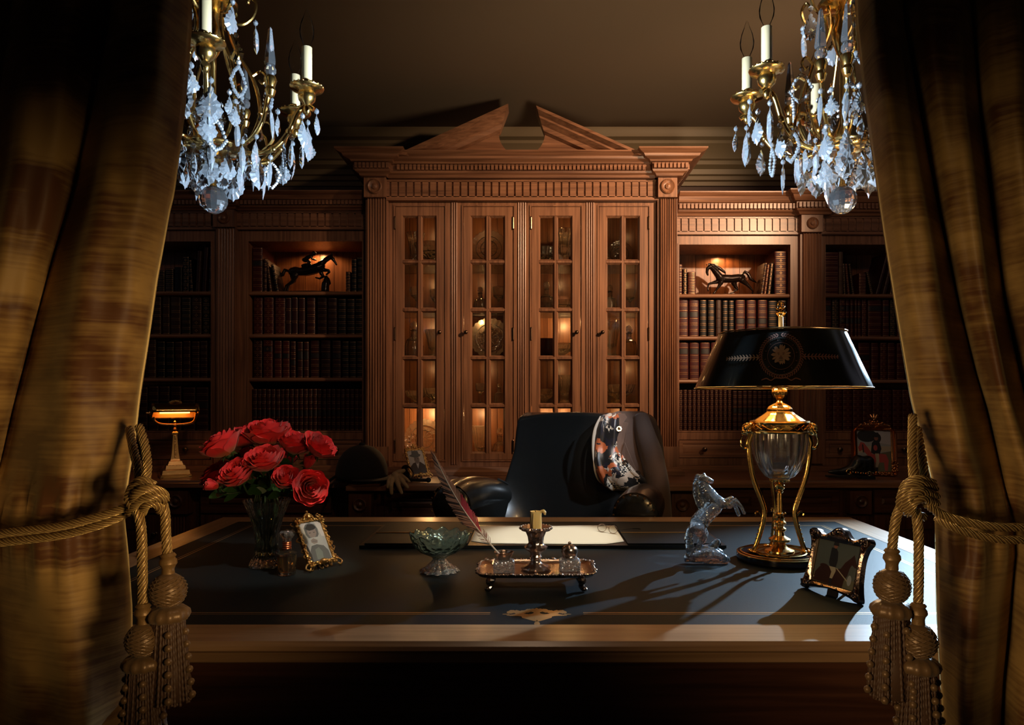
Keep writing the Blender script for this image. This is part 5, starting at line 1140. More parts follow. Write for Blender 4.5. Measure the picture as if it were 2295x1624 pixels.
# ================= cut glass inside the cabinet
def glassthing(kind,label,cat,px,sy,d=3.50,s=1.0):
    x=cx(px)*1.02; z=(cz(sy)+.0046) if sy<1000 else cz(1040)+.0006
    g=thing(kind,label,cat,(x,d,z),(0,0,0),None); m=MB()
    if cat=='plate':
        r=.085*s
        m.lathe([(0,0),(r*.5,.003),(r*.8,.006),(r,.014),(r,.017),(r*.78,.010),(r*.5,.007),(0,.006)],n=96,flute=24,fa=.03)
        for k in range(12): a=TAU*k/12; m.tube([(r*.1*cos(a),r*.1*sin(a),.009),(r*.6*cos(a),r*.6*sin(a),.010)],.0022,5)
        for q in (.45,.7): m.lathe([(r*q-.002,.006),(r*q,.012),(r*q+.002,.006)],n=64,cap=False)
        m.xf(Matrix.Translation((0,.03,r*1.04+.002))@Matrix.Rotation(R(80),4,'X')); m.build('embossed_dish',CUT,g,world=False,smooth=30)
        m=MB(); m.tube(spline([(-.03,-.01,.012),(-.03,.0,.002),(-.03,.05,.002),(-.03,.055,.06)],4),.0018,5); m.tube(spline([(.03,-.01,.012),(.03,.0,.002),(.03,.05,.002),(.03,.055,.06)],4),.0018,5); m.tube([(-.03,.05,.003),(.03,.05,.003)],.0018,5); m.build('wire_stand',ABRASS,g,world=False)
    elif cat=='vase':
        h=.17*s; m.lathe([(0,0),(.032*s,0),(.033*s,.006),(.022*s,h*.15),(.026*s,h*.4),(.036*s,h*.8),(.046*s,h),(.043*s,h),(.032*s,h*.8),(.022*s,h*.4),(.0,h*.25)],n=48,flute=16,fa=.04); m.build('body',CUT,g,world=False,smooth=25)
    elif cat=='bowl':
        m.lathe([(0,0),(.030*s,0),(.028*s,.006),(.012*s,.02*s),(.03*s,.032*s),(.055*s,.05*s),(.068*s,.085*s),(.064*s,.085*s),(.050*s,.055*s),(.02*s,.038*s),(0,.036*s)],n=72,flute=18,fa=.035); m.build('body',CUT,g,world=False,smooth=25)
    elif cat=='decanter':
        m.lathe([(0,0),(.040*s,0),(.042*s,.008),(.044*s,.06*s),(.034*s,.09*s),(.013*s,.105*s),(.012*s,.13*s),(.018*s,.135*s),(.009*s,.135*s),(.009*s,.10*s),(.03*s,.085*s),(.038*s,.06*s),(.036*s,.012),(0,.010)],n=48,flute=12,fa=.03); m.build('body',CUT,g,world=False,smooth=25)
        m=MB(); m.lathe([(.008*s,.128*s),(.009*s,.137*s),(.019*s,.150*s),(.014*s,.170*s),(0,.178*s)],n=12); m.build('stopper',CUT,g,world=False,smooth=20)
    elif cat=='goblet':
        m.lathe([(0,0),(.028*s,0),(.026*s,.003),(.005*s,.012),(.0045*s,.06*s),(.012*s,.07*s),(.028*s,.085*s),(.032*s,.13*s),(.030*s,.13*s),(.025*s,.088*s),(0,.074*s)],n=32,flute=8,fa=.03); m.build('body',CUT,g,world=False,smooth=25)
    elif cat=='dark bowl': pass
    return g
DR=['first','second','third','fourth']; LV={586:'top shelf',694:'second shelf',802:'third shelf',909:'fourth shelf',1020:'cabinet floor'}
GI=[('cut_glass_vase','vase',922,586,1.0),('cut_glass_bowl','bowl',962,586,1.35),('crystal_plate','plate',1092,586,1.05),('cut_glass_bowl','bowl',1222,586,1.1),('cut_glass_vase','vase',1268,586,1.1),('crystal_plate','plate',1396,586,.75),
 ('goblet','goblet',968,694,.9),('goblet','goblet',925,694,1),('decanter','decanter',1072,694,.75),('goblet','goblet',1116,694,1.0),('decanter','decanter',1226,694,.9),('cut_glass_bowl','bowl',1266,694,.75),('decanter','decanter',1374,694,.8),('goblet','goblet',1420,694,.9),
 ('decanter','decanter',918,802,1.05),('cut_glass_vase','vase',962,802,.85),('crystal_plate','plate',1094,802,1.15),('cut_glass_bowl','bowl',1262,802,.9),('cut_glass_vase','vase',1376,802,1.1),('decanter','decanter',1418,802,.95),
 ('cut_glass_bowl','bowl',922,909,.8),('cut_glass_bowl','bowl',964,909,.95),('goblet','goblet',1072,909,.8),('decanter','decanter',1116,909,.6),('cut_glass_bowl','bowl',1222,909,.9),('cut_glass_vase','vase',1268,909,.85),('cut_glass_bowl','bowl',1396,909,1.15),
 ('crystal_plate','plate',942,1020,1.15),('cut_glass_vase','vase',1072,1020,1.0),('decanter','decanter',1118,1020,.9)]
seen={}
for kind,cat,px,sy,s in GI:
    di=0 if px<1017 else 1 if px<1167 else 2 if px<1322 else 3
    side='' if cat=='plate' else (' left pane' if px<[942,1094,1245,1397][di] else ' right pane')
    d=3.50-(.02 if cat=='plate' else .0)+(0.02 if sy==909 else 0)
    glassthing(kind,{'vase':'tall cut glass vase','bowl':'cut glass bowl','plate':'embossed glass plate on a stand','decanter':'glass decanter','goblet':'stemmed glass goblet'}[cat]+' behind the %s glazed door,%s, %s'%(DR[di],side+' side' if side else ' centre',LV[sy]),cat,px,sy,d,s)
g=thing('dark_bowl','dark red bowl behind the third glazed door on the third shelf','bowl',(cx(1226)*1.02,3.50,cz(802)+.0046))
m=MB(); m.lathe([(0,0),(.03,0),(.03,.006),(.04,.02),(.045,.05),(.048,.10),(.045,.10),(.040,.05),(.03,.02),(0,.012)],n=40); m.build('body',plain('dark_red_ware',(.06,.015,.012),.25),g,world=False)
# ================= CHANDELIERS
def faceted(out,th,n):  # leaf outline (x,z) with a raised faceted middle
    m=MB(); c=(0,-sum(-z for x,z in out)/len(out)*-1)
    c=(0,sum(z for x,z in out)/len(out)); N=len(out)
    mid=[((x*.58),(c[1]+(z-c[1])*.62)) for x,z in out]
    v=[(x,0,z) for x,z in out]+[(x,-th*.8,z) for x,z in mid]+[(x,th*.8,z) for x,z in mid]+[(0,-th,c[1]),(0,th,c[1])]
    f=[]
    for i in range(N):
        k=(i+1)%N; f+=[(i,k,N+k,N+i),(k,i,2*N+i,2*N+k),(N+i,N+k,3*N),(2*N+k,2*N+i,3*N+1)]
    m.add(v,f); return m
def bead(m,z,r): 
    m.lathe([(0,z-r),(r*.7,z-r*.7),(r,z),(r*.7,z+r*.7),(0,z+r)],n=8)
def kite(L,w,th):
    a=[(0,0),(w*.22,-.06*L),(w*.20,-.15*L),(w*.48,-.24*L),(w*.46,-.33*L),(w*.78,-.42*L),(w*.74,-.50*L),(w,-.60*L),(w*.86,-.68*L),(w*.82,-.76*L),(w*.52,-.82*L),(w*.46,-.90*L),(w*.16,-.93*L),(0,-L)]
    out=a+[(-x,z) for x,z in a[-2:0:-1]]
    m=faceted(out,th,0)
    i0=0; m.xf(Matrix.Translation((0,0,-.016))); bead(m,-.006,.006); m.tube([(0,0,.002),(0,0,-.018)],.0006,4); return m
def spear(L,w):
    m=MB(); m.lathe([(0,0-.016),(w*.6,-.1*L-.016),(w,-.35*L-.016),(w*.8,-.7*L-.016),(0,-L-.016)],n=6,sy=.6); bead(m,-.007,.006); m.tube([(0,0,.002),(0,0,-.02)],.0006,4); return m
def beaded(L,w):
    m=MB(); P_=[(0,0),(w*.5,-.2*L),(w,-.55*L),(w*.55,-.85*L),(0,-L),(-w*.55,-.85*L),(-w,-.55*L),(-w*.5,-.2*L)]
    for i in range(8):
        a,b=P_[i],P_[(i+1)%8]
        for k in range(3):
            t=k/3; m.ball((a[0]+(b[0]-a[0])*t,0,-.012+a[1]+(b[1]-a[1])*t),.0043,6)
    bead(m,-.003,.006); return m
PROT={}
for nm,mb in (('kite',kite(.062,.021,.006)),('small',kite(.045,.016,.005)),('spear',spear(.066,.008)),('open',beaded(.062,.024)),('big',kite(.080,.027,.007))):
    me=mb.build('crystal_pendant',CRY,None,smooth=0); PROT[nm]=me.data; bpy.data.objects.remove(me)
def chandelier(px,label,cang,sang,seed,tilt=0):
    d=1.60; g=thing('chandelier',label,'chandelier',(X(px,d),d,1.70)); rg=random.Random(seed)
    m=MB(); m.lathe([(0,-.055),(.006,-.052),(.005,-.045),(.016,-.036),(.022,-.028),(.018,-.020),(.040,-.014),(.058,-.008),(.062,0),(.058,.006),(.030,.010),(.014,.018),(.018,.030),(.010,.045),(.006,.06),(.006,.20),(.012,.21),(.020,.235),(.024,.26),(.014,.285),(.018,.295),(.010,.31),(.006,.33),(.0055,.797),(0,.797)],n=40)
    for k in range(16): m.ball((.058*cos(TAU*k/16),.058*sin(TAU*k/16),-.003),.0055,7)
    m.lathe([(.006,.30),(.022,.31),(.050,.318),(.052,.324),(.02,.326)],n=32)
    m.lathe([(.0,.775),(.05,.780),(.055,.797)],n=32); m.build('stem',BRASS,g,world=False,smooth=50)
    m=MB(); n=20; m_r=.031
    prof=[(m_r*sin(PI*i/9),-m_r*cos(PI*i/9)) for i in range(10)]; m.lathe(prof,(0,0,-.118),14); m.build('crystal_ball',glass('ball_crystal',(1,1,1),.0,milk=.03) if 'ball_crystal' not in bpy.data.materials else bpy.data.materials['ball_crystal'],g,world=False,smooth=0)
    m=MB(); m.lathe([(.001,-.092),(.009,-.088),(.006,-.080),(.003,-.055)],n=12); m.build('ball_cap',BRASS,g,world=False)
    def pend(kind,r,a,z,tw=None):
        o=bpy.data.objects.new('crystal_pendant',PROT[kind]); COL.objects.link(o); o.parent=g; o.location=(r*cos(a),r*sin(a),z); o.rotation_euler=(rg.uniform(-.07,.07),rg.uniform(-.07,.07),a+PI/2+rg.uniform(-.7,.7) if tw is None else tw)
    for k in range(6):
        a=TAU*k/6+.35; m=MB()
        pts=spline([(.045,0,.004),(.078,0,.03),(.098,0,.09),(.085,0,.16),(.052,0,.215),(.034,0,.265),(.040,0,.31)]); m.tube(pts,.0042,8,flat=.8)
        m.tube(spline([(.080,0,.170),(.100,0,.185),(.112,0,.172),(.104,0,.158),(.096,0,.165)]),.003,6)
        m.tube(spline([(.038,0,.29),(.06,0,.285),(.082,0,.305),(.090,0,.335),(.080,0,.350),(.072,0,.340)]),.0035,6); m.ball((.072,0,.338),.005,8)
        m.ball((.098,0,.088),.006,8); m.xf(Matrix.Rotation(a,4,'Z')); m.build('cage_bar',BRASS,g,world=False)
        pend('open',.112,a,.160); pend('kite',.088,a,.300); pend('small',.098,a,.083)
        pend('kite',.078,a+.5,.02); pend('small',.050,a+.25,.12); pend('spear',.07,a+.3,.06)
    for k in range(10): a=TAU*k/10; pend('kite' if k%2 else 'big',.060,a,-.010)
    for k in range(9): a=TAU*k/9+.2; pend('spear' if k%3 else 'big',.095,a,.004)
    for k in range(6): a=TAU*k/6+.2; pend('small',.034,a,-.024)
    ap=None
    for a in cang:
        if ap is None:
            m=MB(); m.tube(spline([(.050,0,-.002),(.085,0,-.012),(.130,0,0),(.165,0,.040),(.185,0,.085),(.205,0,.100),(.220,0,.092)]),[.0058]*37,10)
            m.tube(spline([(.105,0,-.008),(.13,0,.02),(.125,0,.055),(.105,0,.060),(.100,0,.045)]),.0035,6)
            m.ball((.130,0,0),.0085,10); m.ball((.165,0,.040),.008,10)
            m.lathe([(0,.078),(.006,.082),(.010,.092),(.007,.100),(.012,.106),(.018,.112),(.020,.122),(.018,.130),(.024,.134),(.036,.137),(.038,.141),(.036,.144),(.030,.141),(.014,.141),(.012,.150),(.015,.156),(.010,.158)],(.205,0,0),28)
            for k in range(20): m.ball((.205+.0355*cos(TAU*k/20),.0355*sin(TAU*k/20),.144),.0022,5)
            ap=m.build('arm',BRASS,g,world=False,smooth=50)
            m=MB(); m.lathe([(0,.150),(.0115,.150),(.0115,.232),(0,.232)],(.205,0,0),20); sl=m.build('candle_sleeve',IVORY,ap,world=False)
            m=MB(); m.lathe([(.006,.232),(.0075,.238),(.0150,.255),(.0165,.270),(.013,.288),(.006,.306),(.0035,.315),(.0,.322)],(.205,0,0),20); bu=m.build('bulb',BULBG,ap,world=False)
            first=ap; ap.rotation_euler=(0,0,a)
        else:
            c=first.copy(); COL.objects.link(c); c.parent=g; c.rotation_euler=(0,0,a)
            for ch2 in (sl,bu): q=ch2.copy(); COL.objects.link(q); q.parent=c
        pend('spear',.125,a,-.012); pend('kite',.172,a,.032); pend('big',.205,a+.05,.072); pend('small',.232,a-.10,.085); pend('open',.150,a+.12,.02)
        pend('kite',.205,a-.16,.070)
    sp_=None
    for a in sang:
        if sp_ is None:
            m=MB(); m.tube(spline([(.050,0,0),(.09,0,.005),(.125,0,.045),(.140,0,.100),(.152,0,.108)]),.0045,8); m.lathe([(0,.095),(.008,.100),(.012,.112),(.009,.12),(.014,.135),(.012,.142),(.0,.144)],(.145,0,0),20)
            sp_=m.build('spike_arm',BRASS,g,world=False); m=MB(); m.ball((.145,0,.156),.013,10); m.lathe([(.012,.168),(.013,.174),(.0045,.245),(.0,.252)],(.145,0,0),5); so=m.build('crystal_spike',glass('spike_crystal',(1,1,1),.0,milk=.05) if 'spike_crystal' not in bpy.data.materials else bpy.data.materials['spike_crystal'],sp_,world=False,smooth=0)
            s0=sp_; sp_.rotation_euler=(0,0,a)
        else:
            c=s0.copy(); COL.objects.link(c); c.parent=g; c.rotation_euler=(0,0,a); q=so.copy(); COL.objects.link(q); q.parent=c
        pend('spear',.145,a,.085); pend('kite',.110,a,.020); pend('small',.150,a+.15,.08)
    return g
chandelier(478,'crystal and brass chandelier hanging beside the left curtain','' or [R(a) for a in (5,50,-70,128,176,-150)],[R(a) for a in (-14,85,-115,152)],1)
chandelier(1888,'crystal and brass chandelier hanging beside the right curtain',[R(a) for a in (200,160,-72,40,84,-20)],[R(a) for a in (230,120,10,-110)],2)
# ================= CURTAINS
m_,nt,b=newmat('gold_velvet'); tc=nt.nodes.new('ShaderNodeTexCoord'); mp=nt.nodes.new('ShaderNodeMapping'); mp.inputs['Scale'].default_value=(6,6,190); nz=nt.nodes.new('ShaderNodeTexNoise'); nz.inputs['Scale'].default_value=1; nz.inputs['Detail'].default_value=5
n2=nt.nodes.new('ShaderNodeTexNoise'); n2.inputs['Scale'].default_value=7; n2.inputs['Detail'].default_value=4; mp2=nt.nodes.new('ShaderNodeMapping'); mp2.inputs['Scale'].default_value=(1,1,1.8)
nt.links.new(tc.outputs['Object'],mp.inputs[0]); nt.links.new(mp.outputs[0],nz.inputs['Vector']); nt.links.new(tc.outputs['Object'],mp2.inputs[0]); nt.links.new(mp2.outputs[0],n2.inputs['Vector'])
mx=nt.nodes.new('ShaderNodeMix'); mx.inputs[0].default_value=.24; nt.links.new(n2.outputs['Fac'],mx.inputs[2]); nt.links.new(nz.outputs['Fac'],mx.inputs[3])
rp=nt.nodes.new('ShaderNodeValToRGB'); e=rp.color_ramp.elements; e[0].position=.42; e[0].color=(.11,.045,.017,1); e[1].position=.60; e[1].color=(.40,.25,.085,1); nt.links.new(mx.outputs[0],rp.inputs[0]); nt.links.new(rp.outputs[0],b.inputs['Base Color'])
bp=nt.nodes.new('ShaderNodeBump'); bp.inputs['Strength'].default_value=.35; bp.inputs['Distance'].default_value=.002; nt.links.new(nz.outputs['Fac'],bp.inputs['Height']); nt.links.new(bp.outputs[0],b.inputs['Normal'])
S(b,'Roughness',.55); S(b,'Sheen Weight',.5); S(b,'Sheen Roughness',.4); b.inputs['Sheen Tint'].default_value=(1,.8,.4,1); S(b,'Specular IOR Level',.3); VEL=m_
def curtain(tabs,label,sgn,seed):
    m=MB(); S_=len(tabs)-1; per=18; rows=110; ys=[-1130+ (2790+130)*j/rows for j in range(rows+1)]; d0=.955; v=[]
    for py in ys:
        tie=math.exp(-((py-1185)/110)**2)
        for i in range(S_*per+1):
            s=i/per; k=min(int(s),S_-1); f=s-k
            a=interp(tabs[k],py); b_=interp(tabs[k+1],py)
            if py<0: a+= -sgn*py*.02; b_+= -sgn*py*.02
            px=a+(b_-a)*f
            prof=abs(sin(PI*f))**.75
            dep=d0+.075*(1-prof)*(1-.35*tie)+.006*sin(2*PI*f*2+py*.004+k)*(1-tie)*prof
            dep+=.004*sin(px*.025+py*.011+seed)*prof+.002*sin(px*.05-py*.02+seed*2)+tie*(.010*sin(px*.11+seed))
            dep+=.03*math.exp(-((py-1290)/90)**2)*max(0,sin(px*.03+seed))*prof*.5
            x,y,z=X(px,dep),dep,Z(py,d0); v.append((x,y,max(z,.004)))
    n=S_*per+1; f=[(j*n+i,j*n+i+1,(j+1)*n+i+1,(j+1)*n+i) for j in range(rows) for i in range(n-1)]
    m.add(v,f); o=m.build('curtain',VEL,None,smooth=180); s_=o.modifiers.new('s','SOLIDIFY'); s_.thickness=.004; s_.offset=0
    return tag(o,label,'curtain')
LT=[[(-1150,470),(0,427),(200,412),(400,388),(443,378),(600,352),(800,325),(900,311),(1000,300),(1100,285),(1180,277),(1250,284),(1400,294),(1624,293),(1800,296)],
 [(-1150,340),(0,240),(388,166),(582,111),(900,33),(1000,12),(1180,-30),(1400,-20),(1800,-20)],
 [(-1150,190),(0,15),(388,-40),(900,-140),(1180,-190),(1800,-200)],[(-1150,20),(0,-190),(900,-330),(1180,-330),(1800,-360)],[(-1150,-150),(0,-380),(900,-480),(1800,-520)]]
RT=[[(-1150,1860),(0,1922),(166,1939),(332,1961),(499,1983),(692,2011),(900,2044),(1011,2072),(1110,2096),(1250,2099),(1400,2101),(1624,2112),(1800,2115)],
 [(-1150,1950),(0,2027),(222,2066),(443,2105),(665,2149),(831,2188),(922,2214),(1034,2237),(1167,2266),(1257,2277),(1435,2263),(1569,2250),(1800,2240)],
 [(-1150,2080),(0,2182),(222,2199),(443,2225),(665,2252),(900,2300),(1200,2420),(1800,2400)],[(-1150,2240),(0,2320),(443,2360),(900,2440),(1800,2540)],[(-1150,2380),(0,2470),(900,2600),(1800,2700)]]
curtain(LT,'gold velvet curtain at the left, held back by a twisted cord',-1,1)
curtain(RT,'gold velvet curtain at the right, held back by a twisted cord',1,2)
# ================= TIEBACKS
CORD=plain('gold_cord',(.22,.13,.05),.42,.25,bump=.2,bscale=400); CORDL=plain('bright_gold_thread',(.75,.55,.22),.3,.5); TASM=plain('bronze_silk',(.17,.10,.045),.40,.2,bump=.1,bscale=500,sheen=.1)
def rope(mb,pts,r,pitch=.045,nst=4):
    pts=spline(pts,8); L=0; U=[]
    for i,p in enumerate(pts):
        if i: L+=(p-pts[i-1]).length
        U.append(L)
    N=max(12,int(L/.0045)); base=[]
    for k in range(N+1):
        s=L*k/N; i=0
        while i<len(U)-2 and U[i+1]<s: i+=1
        t=(s-U[i])/max(1e-9,U[i+1]-U[i]); base.append(pts[i].lerp(pts[i+1],min(1,t)))
    up=Vector((0,-1,0)); fr=[]
    for k in range(N+1):
        t=(base[min(k+1,N)]-base[max(k-1,0)]).normalized(); up=(up-t*up.dot(t)); up=up.normalized() if up.length>1e-5 else t.orthogonal().normalized(); fr.append((up.copy(),t.cross(up)))
    for q in range(nst):
        ln=[]; ln2=[]
        for k in range(N+1):
            a=TAU*(L*k/N)/pitch+TAU*q/nst; o=fr[k][0]*cos(a)+fr[k][1]*sin(a); ln.append(base[k]+o*r*.50)
        mb.tube(ln,r*.52,7,mi=0)
        for e in (-.35,.35):
            l3=[]
            for k in range(N+1):
                a=TAU*(L*k/N)/pitch+TAU*q/nst+e; o=fr[k][0]*cos(a)+fr[k][1]*sin(a); l3.append(base[k]+o*r*.95)
            mb.tube(l3,r*.11,4,mi=1)
def tieback(side,label):
    d=.905; Q=(lambda x,y,dd=0: Vector(P(x,y,d+dd))) if side<0 else (lambda x,y,dd=0: Vector(P(x,y,d+dd)))
    cxp=330 if side<0 else 2052
    g=thing('curtain_tieback',label,'tieback',P(cxp,1125,d))
    if side<0:
        long1=[Q(-120,1225,.02),Q(0,1196,.005),(Q(130,1180,0)),Q(230,1155,0),Q(292,1132,.0),Q(318,1122,-.012)]
        long2=[Q(-120,1240,.025),Q(0,1216,.010),Q(130,1200,.005),Q(220,1177,.005),Q(285,1150,.01),Q(305,1138,.005)]
        ups=[[Q(322,1090),Q(330,1050,.01),Q(325,1000,.03),Q(312,955,.05)],[Q(312,1095,.02),Q(309,1050,.03),Q(300,1010,.05),Q(290,960,.08)]]
        kn=[[Q(300,1140,-.005),Q(288,1112,-.018),Q(310,1088,-.022),Q(345,1098,-.02),Q(365,1115,-.008)],[Q(300,1128,-.01),Q(305,1105,-.028),Q(335,1095,-.030),Q(368,1108,-.012),Q(362,1130,0)],[Q(290,1150,0),Q(312,1120,-.02),Q(345,1112,-.026),Q(372,1120,-.008)],[Q(318,1150,.0),Q(330,1128,-.016),Q(352,1130,-.014),Q(360,1145,.0)],[Q(292,1118,0),Q(296,1092,-.006),Q(318,1076,-.01),Q(346,1088,-.004)]]
        tz=[([Q(362,1118,0),Q(370,1150),Q(372,1200),Q(376,1246)],377,1238,1.0,0),([Q(305,1135,-.005),Q(316,1180,-.01),Q(319,1270,-.01),Q(320,1362,-.01)],321,1352,.95,-.012)]
    else:
        long1=[Q(2075,1128,-.01),Q(2110,1152,0),Q(2160,1168,0),Q(2230,1180,0),Q(2295,1182,.01),Q(2420,1190,.03)]
        long2=[Q(2098,1158,.01),Q(2130,1178,.004),Q(2180,1196,.004),Q(2240,1208,.006),Q(2300,1210,.015),Q(2420,1215,.035)]
        ups=[[Q(2048,1088),Q(2046,1050,.01),Q(2044,1000,.03),Q(2046,930,.05)],[Q(2075,1092,.02),Q(2070,1050,.03),Q(2064,1010,.05),Q(2056,960,.08)]]
        kn=[[Q(2095,1095,-.002),Q(2060,1085,-.020),Q(2028,1098,-.022),Q(2018,1130,-.012),Q(2035,1150,0)],[Q(2098,1112,-.004),Q(2062,1100,-.028),Q(2035,1115,-.028),Q(2030,1145,-.010)],[Q(2098,1128,-.002),Q(2068,1116,-.024),Q(2045,1128,-.026),Q(2046,1150,-.012),Q(2070,1158,0)],[Q(2022,1110,.0),Q(2030,1086,-.008),Q(2060,1074,-.01),Q(2092,1084,-.0)]]
        tz=[([Q(2025,1125,0),Q(2010,1155),Q(2003,1195),Q(1999,1236)],1999,1228,1.0,0),([Q(2052,1140,-.008),Q(2058,1190,-.01),Q(2059,1270,-.01),Q(2058,1360,-.01)],2058,1350,1.0,-.012)]
    k=d/F; r=9.5*k
    m=MB(); rope(m,long1,r); rope(m,long2,r); 
    for u in ups: rope(m,u,r*1.05)
    m.build('twisted_rope',[CORD,CORDL],g,smooth=180)
    m=MB()
    for u in kn: rope(m,u,r*1.05,pitch=.05)
    m.build('knot_rope',[CORD,CORDL],g,smooth=180)
    for pth,tx,ty,sc_,dy in tz:
        m=MB(); rope(m,pth,r*1.1); tr=m.build('hanging_rope',[CORD,CORDL],g,smooth=180)
        base=Vector(P(tx,ty,d+dy)); kk=k*sc_
        def L3(prof,n=28,fl=0,fa=0,mb=None): mb.lathe([(a*kk,-b*kk) for a,b in prof],tuple(base),n,flute=fl,fa=fa)
        ta=thing('x','x','x') if 0 else None
        m=MB(); L3([(0,-2),(12,0),(17,6),(14,11),(18,16),(19,24),(15,30),(13,36),(14,50),(0,52)],mb=m)
        hd=m.build('tassel_cap',CORD,tr); 
        m=MB(); L3([(13,46),(24,54),(34,68),(38,84),(35,100),(26,114),(16,122),(0,123)],n=36,mb=m)
        for q in range(10):
            for s in (-1,1): m.tube([(base.x+kk*rr*cos(TAU*q/10+s*t*.6),base.y+kk*rr*sin(TAU*q/10+s*t*.6),base.z-kk*b_) for t,(rr,b_) in enumerate([(25,54),(31.5,61),(36,68),(38.7,76),(39.6,84),(38.5,92),(36.5,100),(32,108),(26,115)])],kk*1.2,5)
        m.build('tassel_ball',TASM,tr,smooth=60)
        m=MB(); L3([(16,118),(34,122),(43,130),(45,139),(41,149),(30,153),(20,153)],n=48,fl=12,fa=.05,mb=m); m.build('tassel_ring',TASM,tr,smooth=60)
        m=MB(); rg=random.Random(int(tx))
        for q in range(44):
            a=TAU*q/44; r0=33+rg.uniform(-3,2); top=Vector((base.x+kk*r0*cos(a),base.y+kk*r0*sin(a)*.9,base.z-kk*148)); r1=r0*1.45+rg.uniform(-3,3)
            p=[top,top+Vector((kk*(r1-r0)*.5*cos(a),kk*(r1-r0)*.4*sin(a),-kk*90)),Vector((base.x+kk*r1*cos(a),base.y+kk*r1*sin(a)*.9,base.z-kk*(330+rg.uniform(-6,6))))]
            # twisted bullion: small alternating beads of thread
            sp=spline(p,22); m.tube(sp,[kk*(3.4+.9*sin(i*1.9+q)) for i in range(len(sp))],6)
        L3([(30,146),(33,200),(40,260),(44,326),(0,328)],n=24,mb=m)
        o=m.build('fringe',plain('bronze_fringe_%d'%tx,(.085,.045,.026),.55),tr,smooth=180)
        for q in range(9):
            for s_i,a in ((0,-1.2),(1,-2.1)) if q%1==0 else ():
                pass
        m=MB()
        for a in (-1.15,-2.25,-.1,3.2):
            for q in range(6):
                rr=40+q*3.2; yb=175+q*28+ (10 if a<-2 else 0); m.lathe([(0,-7*kk),(6*kk,-6*kk),(8.5*kk,0),(7*kk,5*kk),(3*kk,8*kk),(0,9*kk)],(base.x+kk*rr*cos(a),base.y+kk*rr*sin(a)*.9,base.z-kk*yb),12)
        m.build('bead_fringe',TASM,tr,smooth=60)
tieback(-1,'twisted gold cord tieback with two tassels on the left curtain')
tieback(1,'twisted gold cord tieback with two tassels on the right curtain')
# ================= CAMERA, LIGHT
cam=bpy.data.cameras.new('camera'); co=bpy.data.objects.new('camera',cam); COL.objects.link(co); SC.camera=co
co.location=(0,0,EYE); co.rotation_euler=(PI/2,0,0); cam.sensor_width=36; cam.lens=36*F/2295; cam.shift_x=(1147.5-VX)/2295; cam.shift_y=(VY-812)/2295; cam.clip_start=.02
def light(name,kind,loc,energy,col=(1,1,1),target=None,size=.05,spot=60,blend=.5):
    l=bpy.data.lights.new(name,kind); l.energy=energy; l.color=col
    if kind=='AREA': l.size=size
    else: l.shadow_soft_size=size
    if kind=='SPOT': l.spot_size=R(spot); l.spot_blend=blend
    o=bpy.data.objects.new(name,l); COL.objects.link(o); o.location=loc
    if target is not None: o.rotation_euler=(Vector(target)-Vector(loc)).to_track_quat('-Z','Y').to_euler()
    return o
WARM=(1,.62,.32); COLD=(.55,.78,1)
light('desk_spot','SPOT',(1.75,2.95,1.64),400,COLD,(.68,1.46,.76),.015,35,.75)
light('chair_fill','SPOT',(1.45,1.2,2.35),130,(.72,.86,1),(.06,2.76,.86),.03,15,.7)  # second cold spot, added so the leather back gets a sheen
light('shade_streak','SPOT',(1.88,2.93,1.50),60,COLD,(.66,1.67,1.22),.02,12,.5)  # added for the cold streak along the right edge of the black shade
light('rose_fill','SPOT',(.15,.95,2.05),33,(1,.80,.66),(-.58,1.6,.90),.02,19,.6)  # no fixture; put in to lift the roses from the upper right
light('paper_fill','SPOT',(.35,1.75,2.45),85,(1,.93,.78),(.06,1.90,.76),.02,15,.7)  # overhead beam put in to whiten the sheet of paper
light('cabinet_spot','SPOT',(1.75,1.55,2.38),345,(1,.61,.35),(.50,3.3,1.82),.04,50,1)
light('bookcase_spot','SPOT',(-.2,1.5,2.40),12,(1,.62,.42),(-1.2,3.4,1.3),.06,60,.9)
light('bookcase_spot','SPOT',(.9,1.6,2.42),11,(1,.62,.42),(1.5,3.4,1.6),.06,60,.9)
light('ceiling_wash','SPOT',(.9,1.5,1.2),60,(1,.72,.45),(.45,2.7,2.5),.2,80,1)
light('curtain_spot','SPOT',(.45,.15,1.0),40,(1,.64,.28),(-.46,.95,1.07),.12,36,1)
light('curtain_spot','SPOT',(-.40,.15,1.0),22,(1,.66,.32),(.57,.95,1.02),.12,52,1)
light('desk_edge_fill','SPOT',(0,1.0,2.4),6,(1,.66,.42),(.0,1.12,.76),.06,62,1)  # added from above to warm the near rim, sparing the front moulding
light('inkstand_fill','SPOT',(.50,.38,1.62),28,(1,.86,.62),(0,1.46,.87),.015,13,.6)  # unseen front light, added to brighten the candle and inkwells
light('far_rim_fill','SPOT',(0,2.0,2.45),14,(1,.68,.42),(0,2.22,.76),.05,62,1)  # added so the far rim of the desk shows as a bright line
light('horse_fill','SPOT',(.85,1.5,2.4),260,(.6,.8,1),(.41,1.63,.86),.01,8,.5)  # narrow beam added only to make the crystal horse brighter
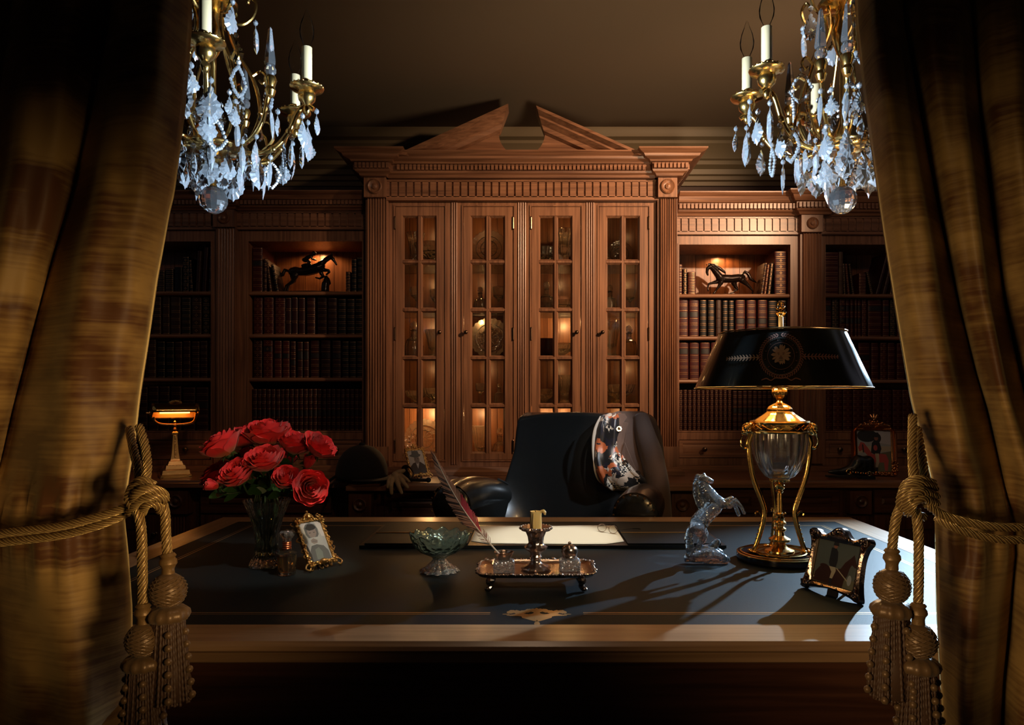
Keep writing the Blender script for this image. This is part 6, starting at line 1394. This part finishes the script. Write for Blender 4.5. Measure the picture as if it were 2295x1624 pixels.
light('gold_frame_fill','SPOT',(.1,1.0,2.2),40,(1,.82,.5),(-.45,1.57,.82),.01,7,.5)  # separate beam added to make the gold frame shine
light('bowl_fill','SPOT',(.35,.95,2.3),26,(.8,1,.95),(-.20,1.56,.80),.01,7,.5)  # small added beam for the glass bowl alone
light('jacket_fill','SPOT',(.75,1.15,2.38),140,(1,.80,.64),(.40,2.78,.95),.02,12,.6)  # warm beam added to bring out the brown of the jacket
for s,x in ((1,-.71),(-1,.70)):
    light('crystal_fill','SPOT',(.76*s,1.12,1.25),1050,(.60,.79,1),(x,1.6,1.74),.01,25,.6)  # put out of sight behind the curtains to light the crystals
# niche and cabinet lamps; the weak cabinet points are added to lift dark levels
light('niche_lamp','SPOT',(X(703,3.58),3.63,fz(541)-.010),1.3,(1,.45,.16),(X(703,3.6),3.65,1.6),.006,168,.35)
light('niche_lamp','SPOT',(X(1625,3.58),3.63,fz(548)-.010),1.5,(1,.45,.16),(X(1625,3.6),3.65,1.6),.006,168,.35)
for px,py,e in ((960,925,1.9),(1075,925,.8),(1225,925,.8),(1265,925,.8),(1400,925,.6),(1268,706,1.3),(1080,706,.9),(960,706,.4),(1420,706,.3),(965,480,.25),(1090,480,.25),(1260,480,.25),(1420,480,.1),(960,600,.22),(1080,600,.22),(1260,600,.25),(1420,600,.2),(960,814,.25),(1090,814,.22),(1260,814,.22),(1420,814,.25)):
    light('cabinet_lamp_fill','POINT',(X(px,3.5),3.50,cz(py)-.012),e*1.1,(1,.5,.18),None,.006)
w=bpy.data.worlds.new('w'); SC.world=w; w.use_nodes=True; w.node_tree.nodes['Background'].inputs[0].default_value=(.012,.010,.010,1); w.node_tree.nodes['Background'].inputs[1].default_value=.5
vs=SC.view_settings; vs.view_transform='Standard'; vs.look='None'; vs.gamma=1; vs.use_curve_mapping=False; vs.exposure=0.0
cy=SC.cycles; cy.adaptive_threshold=.02; cy.max_bounces=9; cy.transmission_bounces=8; cy.glossy_bounces=4; cy.diffuse_bounces=3; cy.transparent_max_bounces=12; cy.caustics_reflective=False; cy.caustics_refractive=False; cy.sample_clamp_indirect=4; cy.use_denoising=True
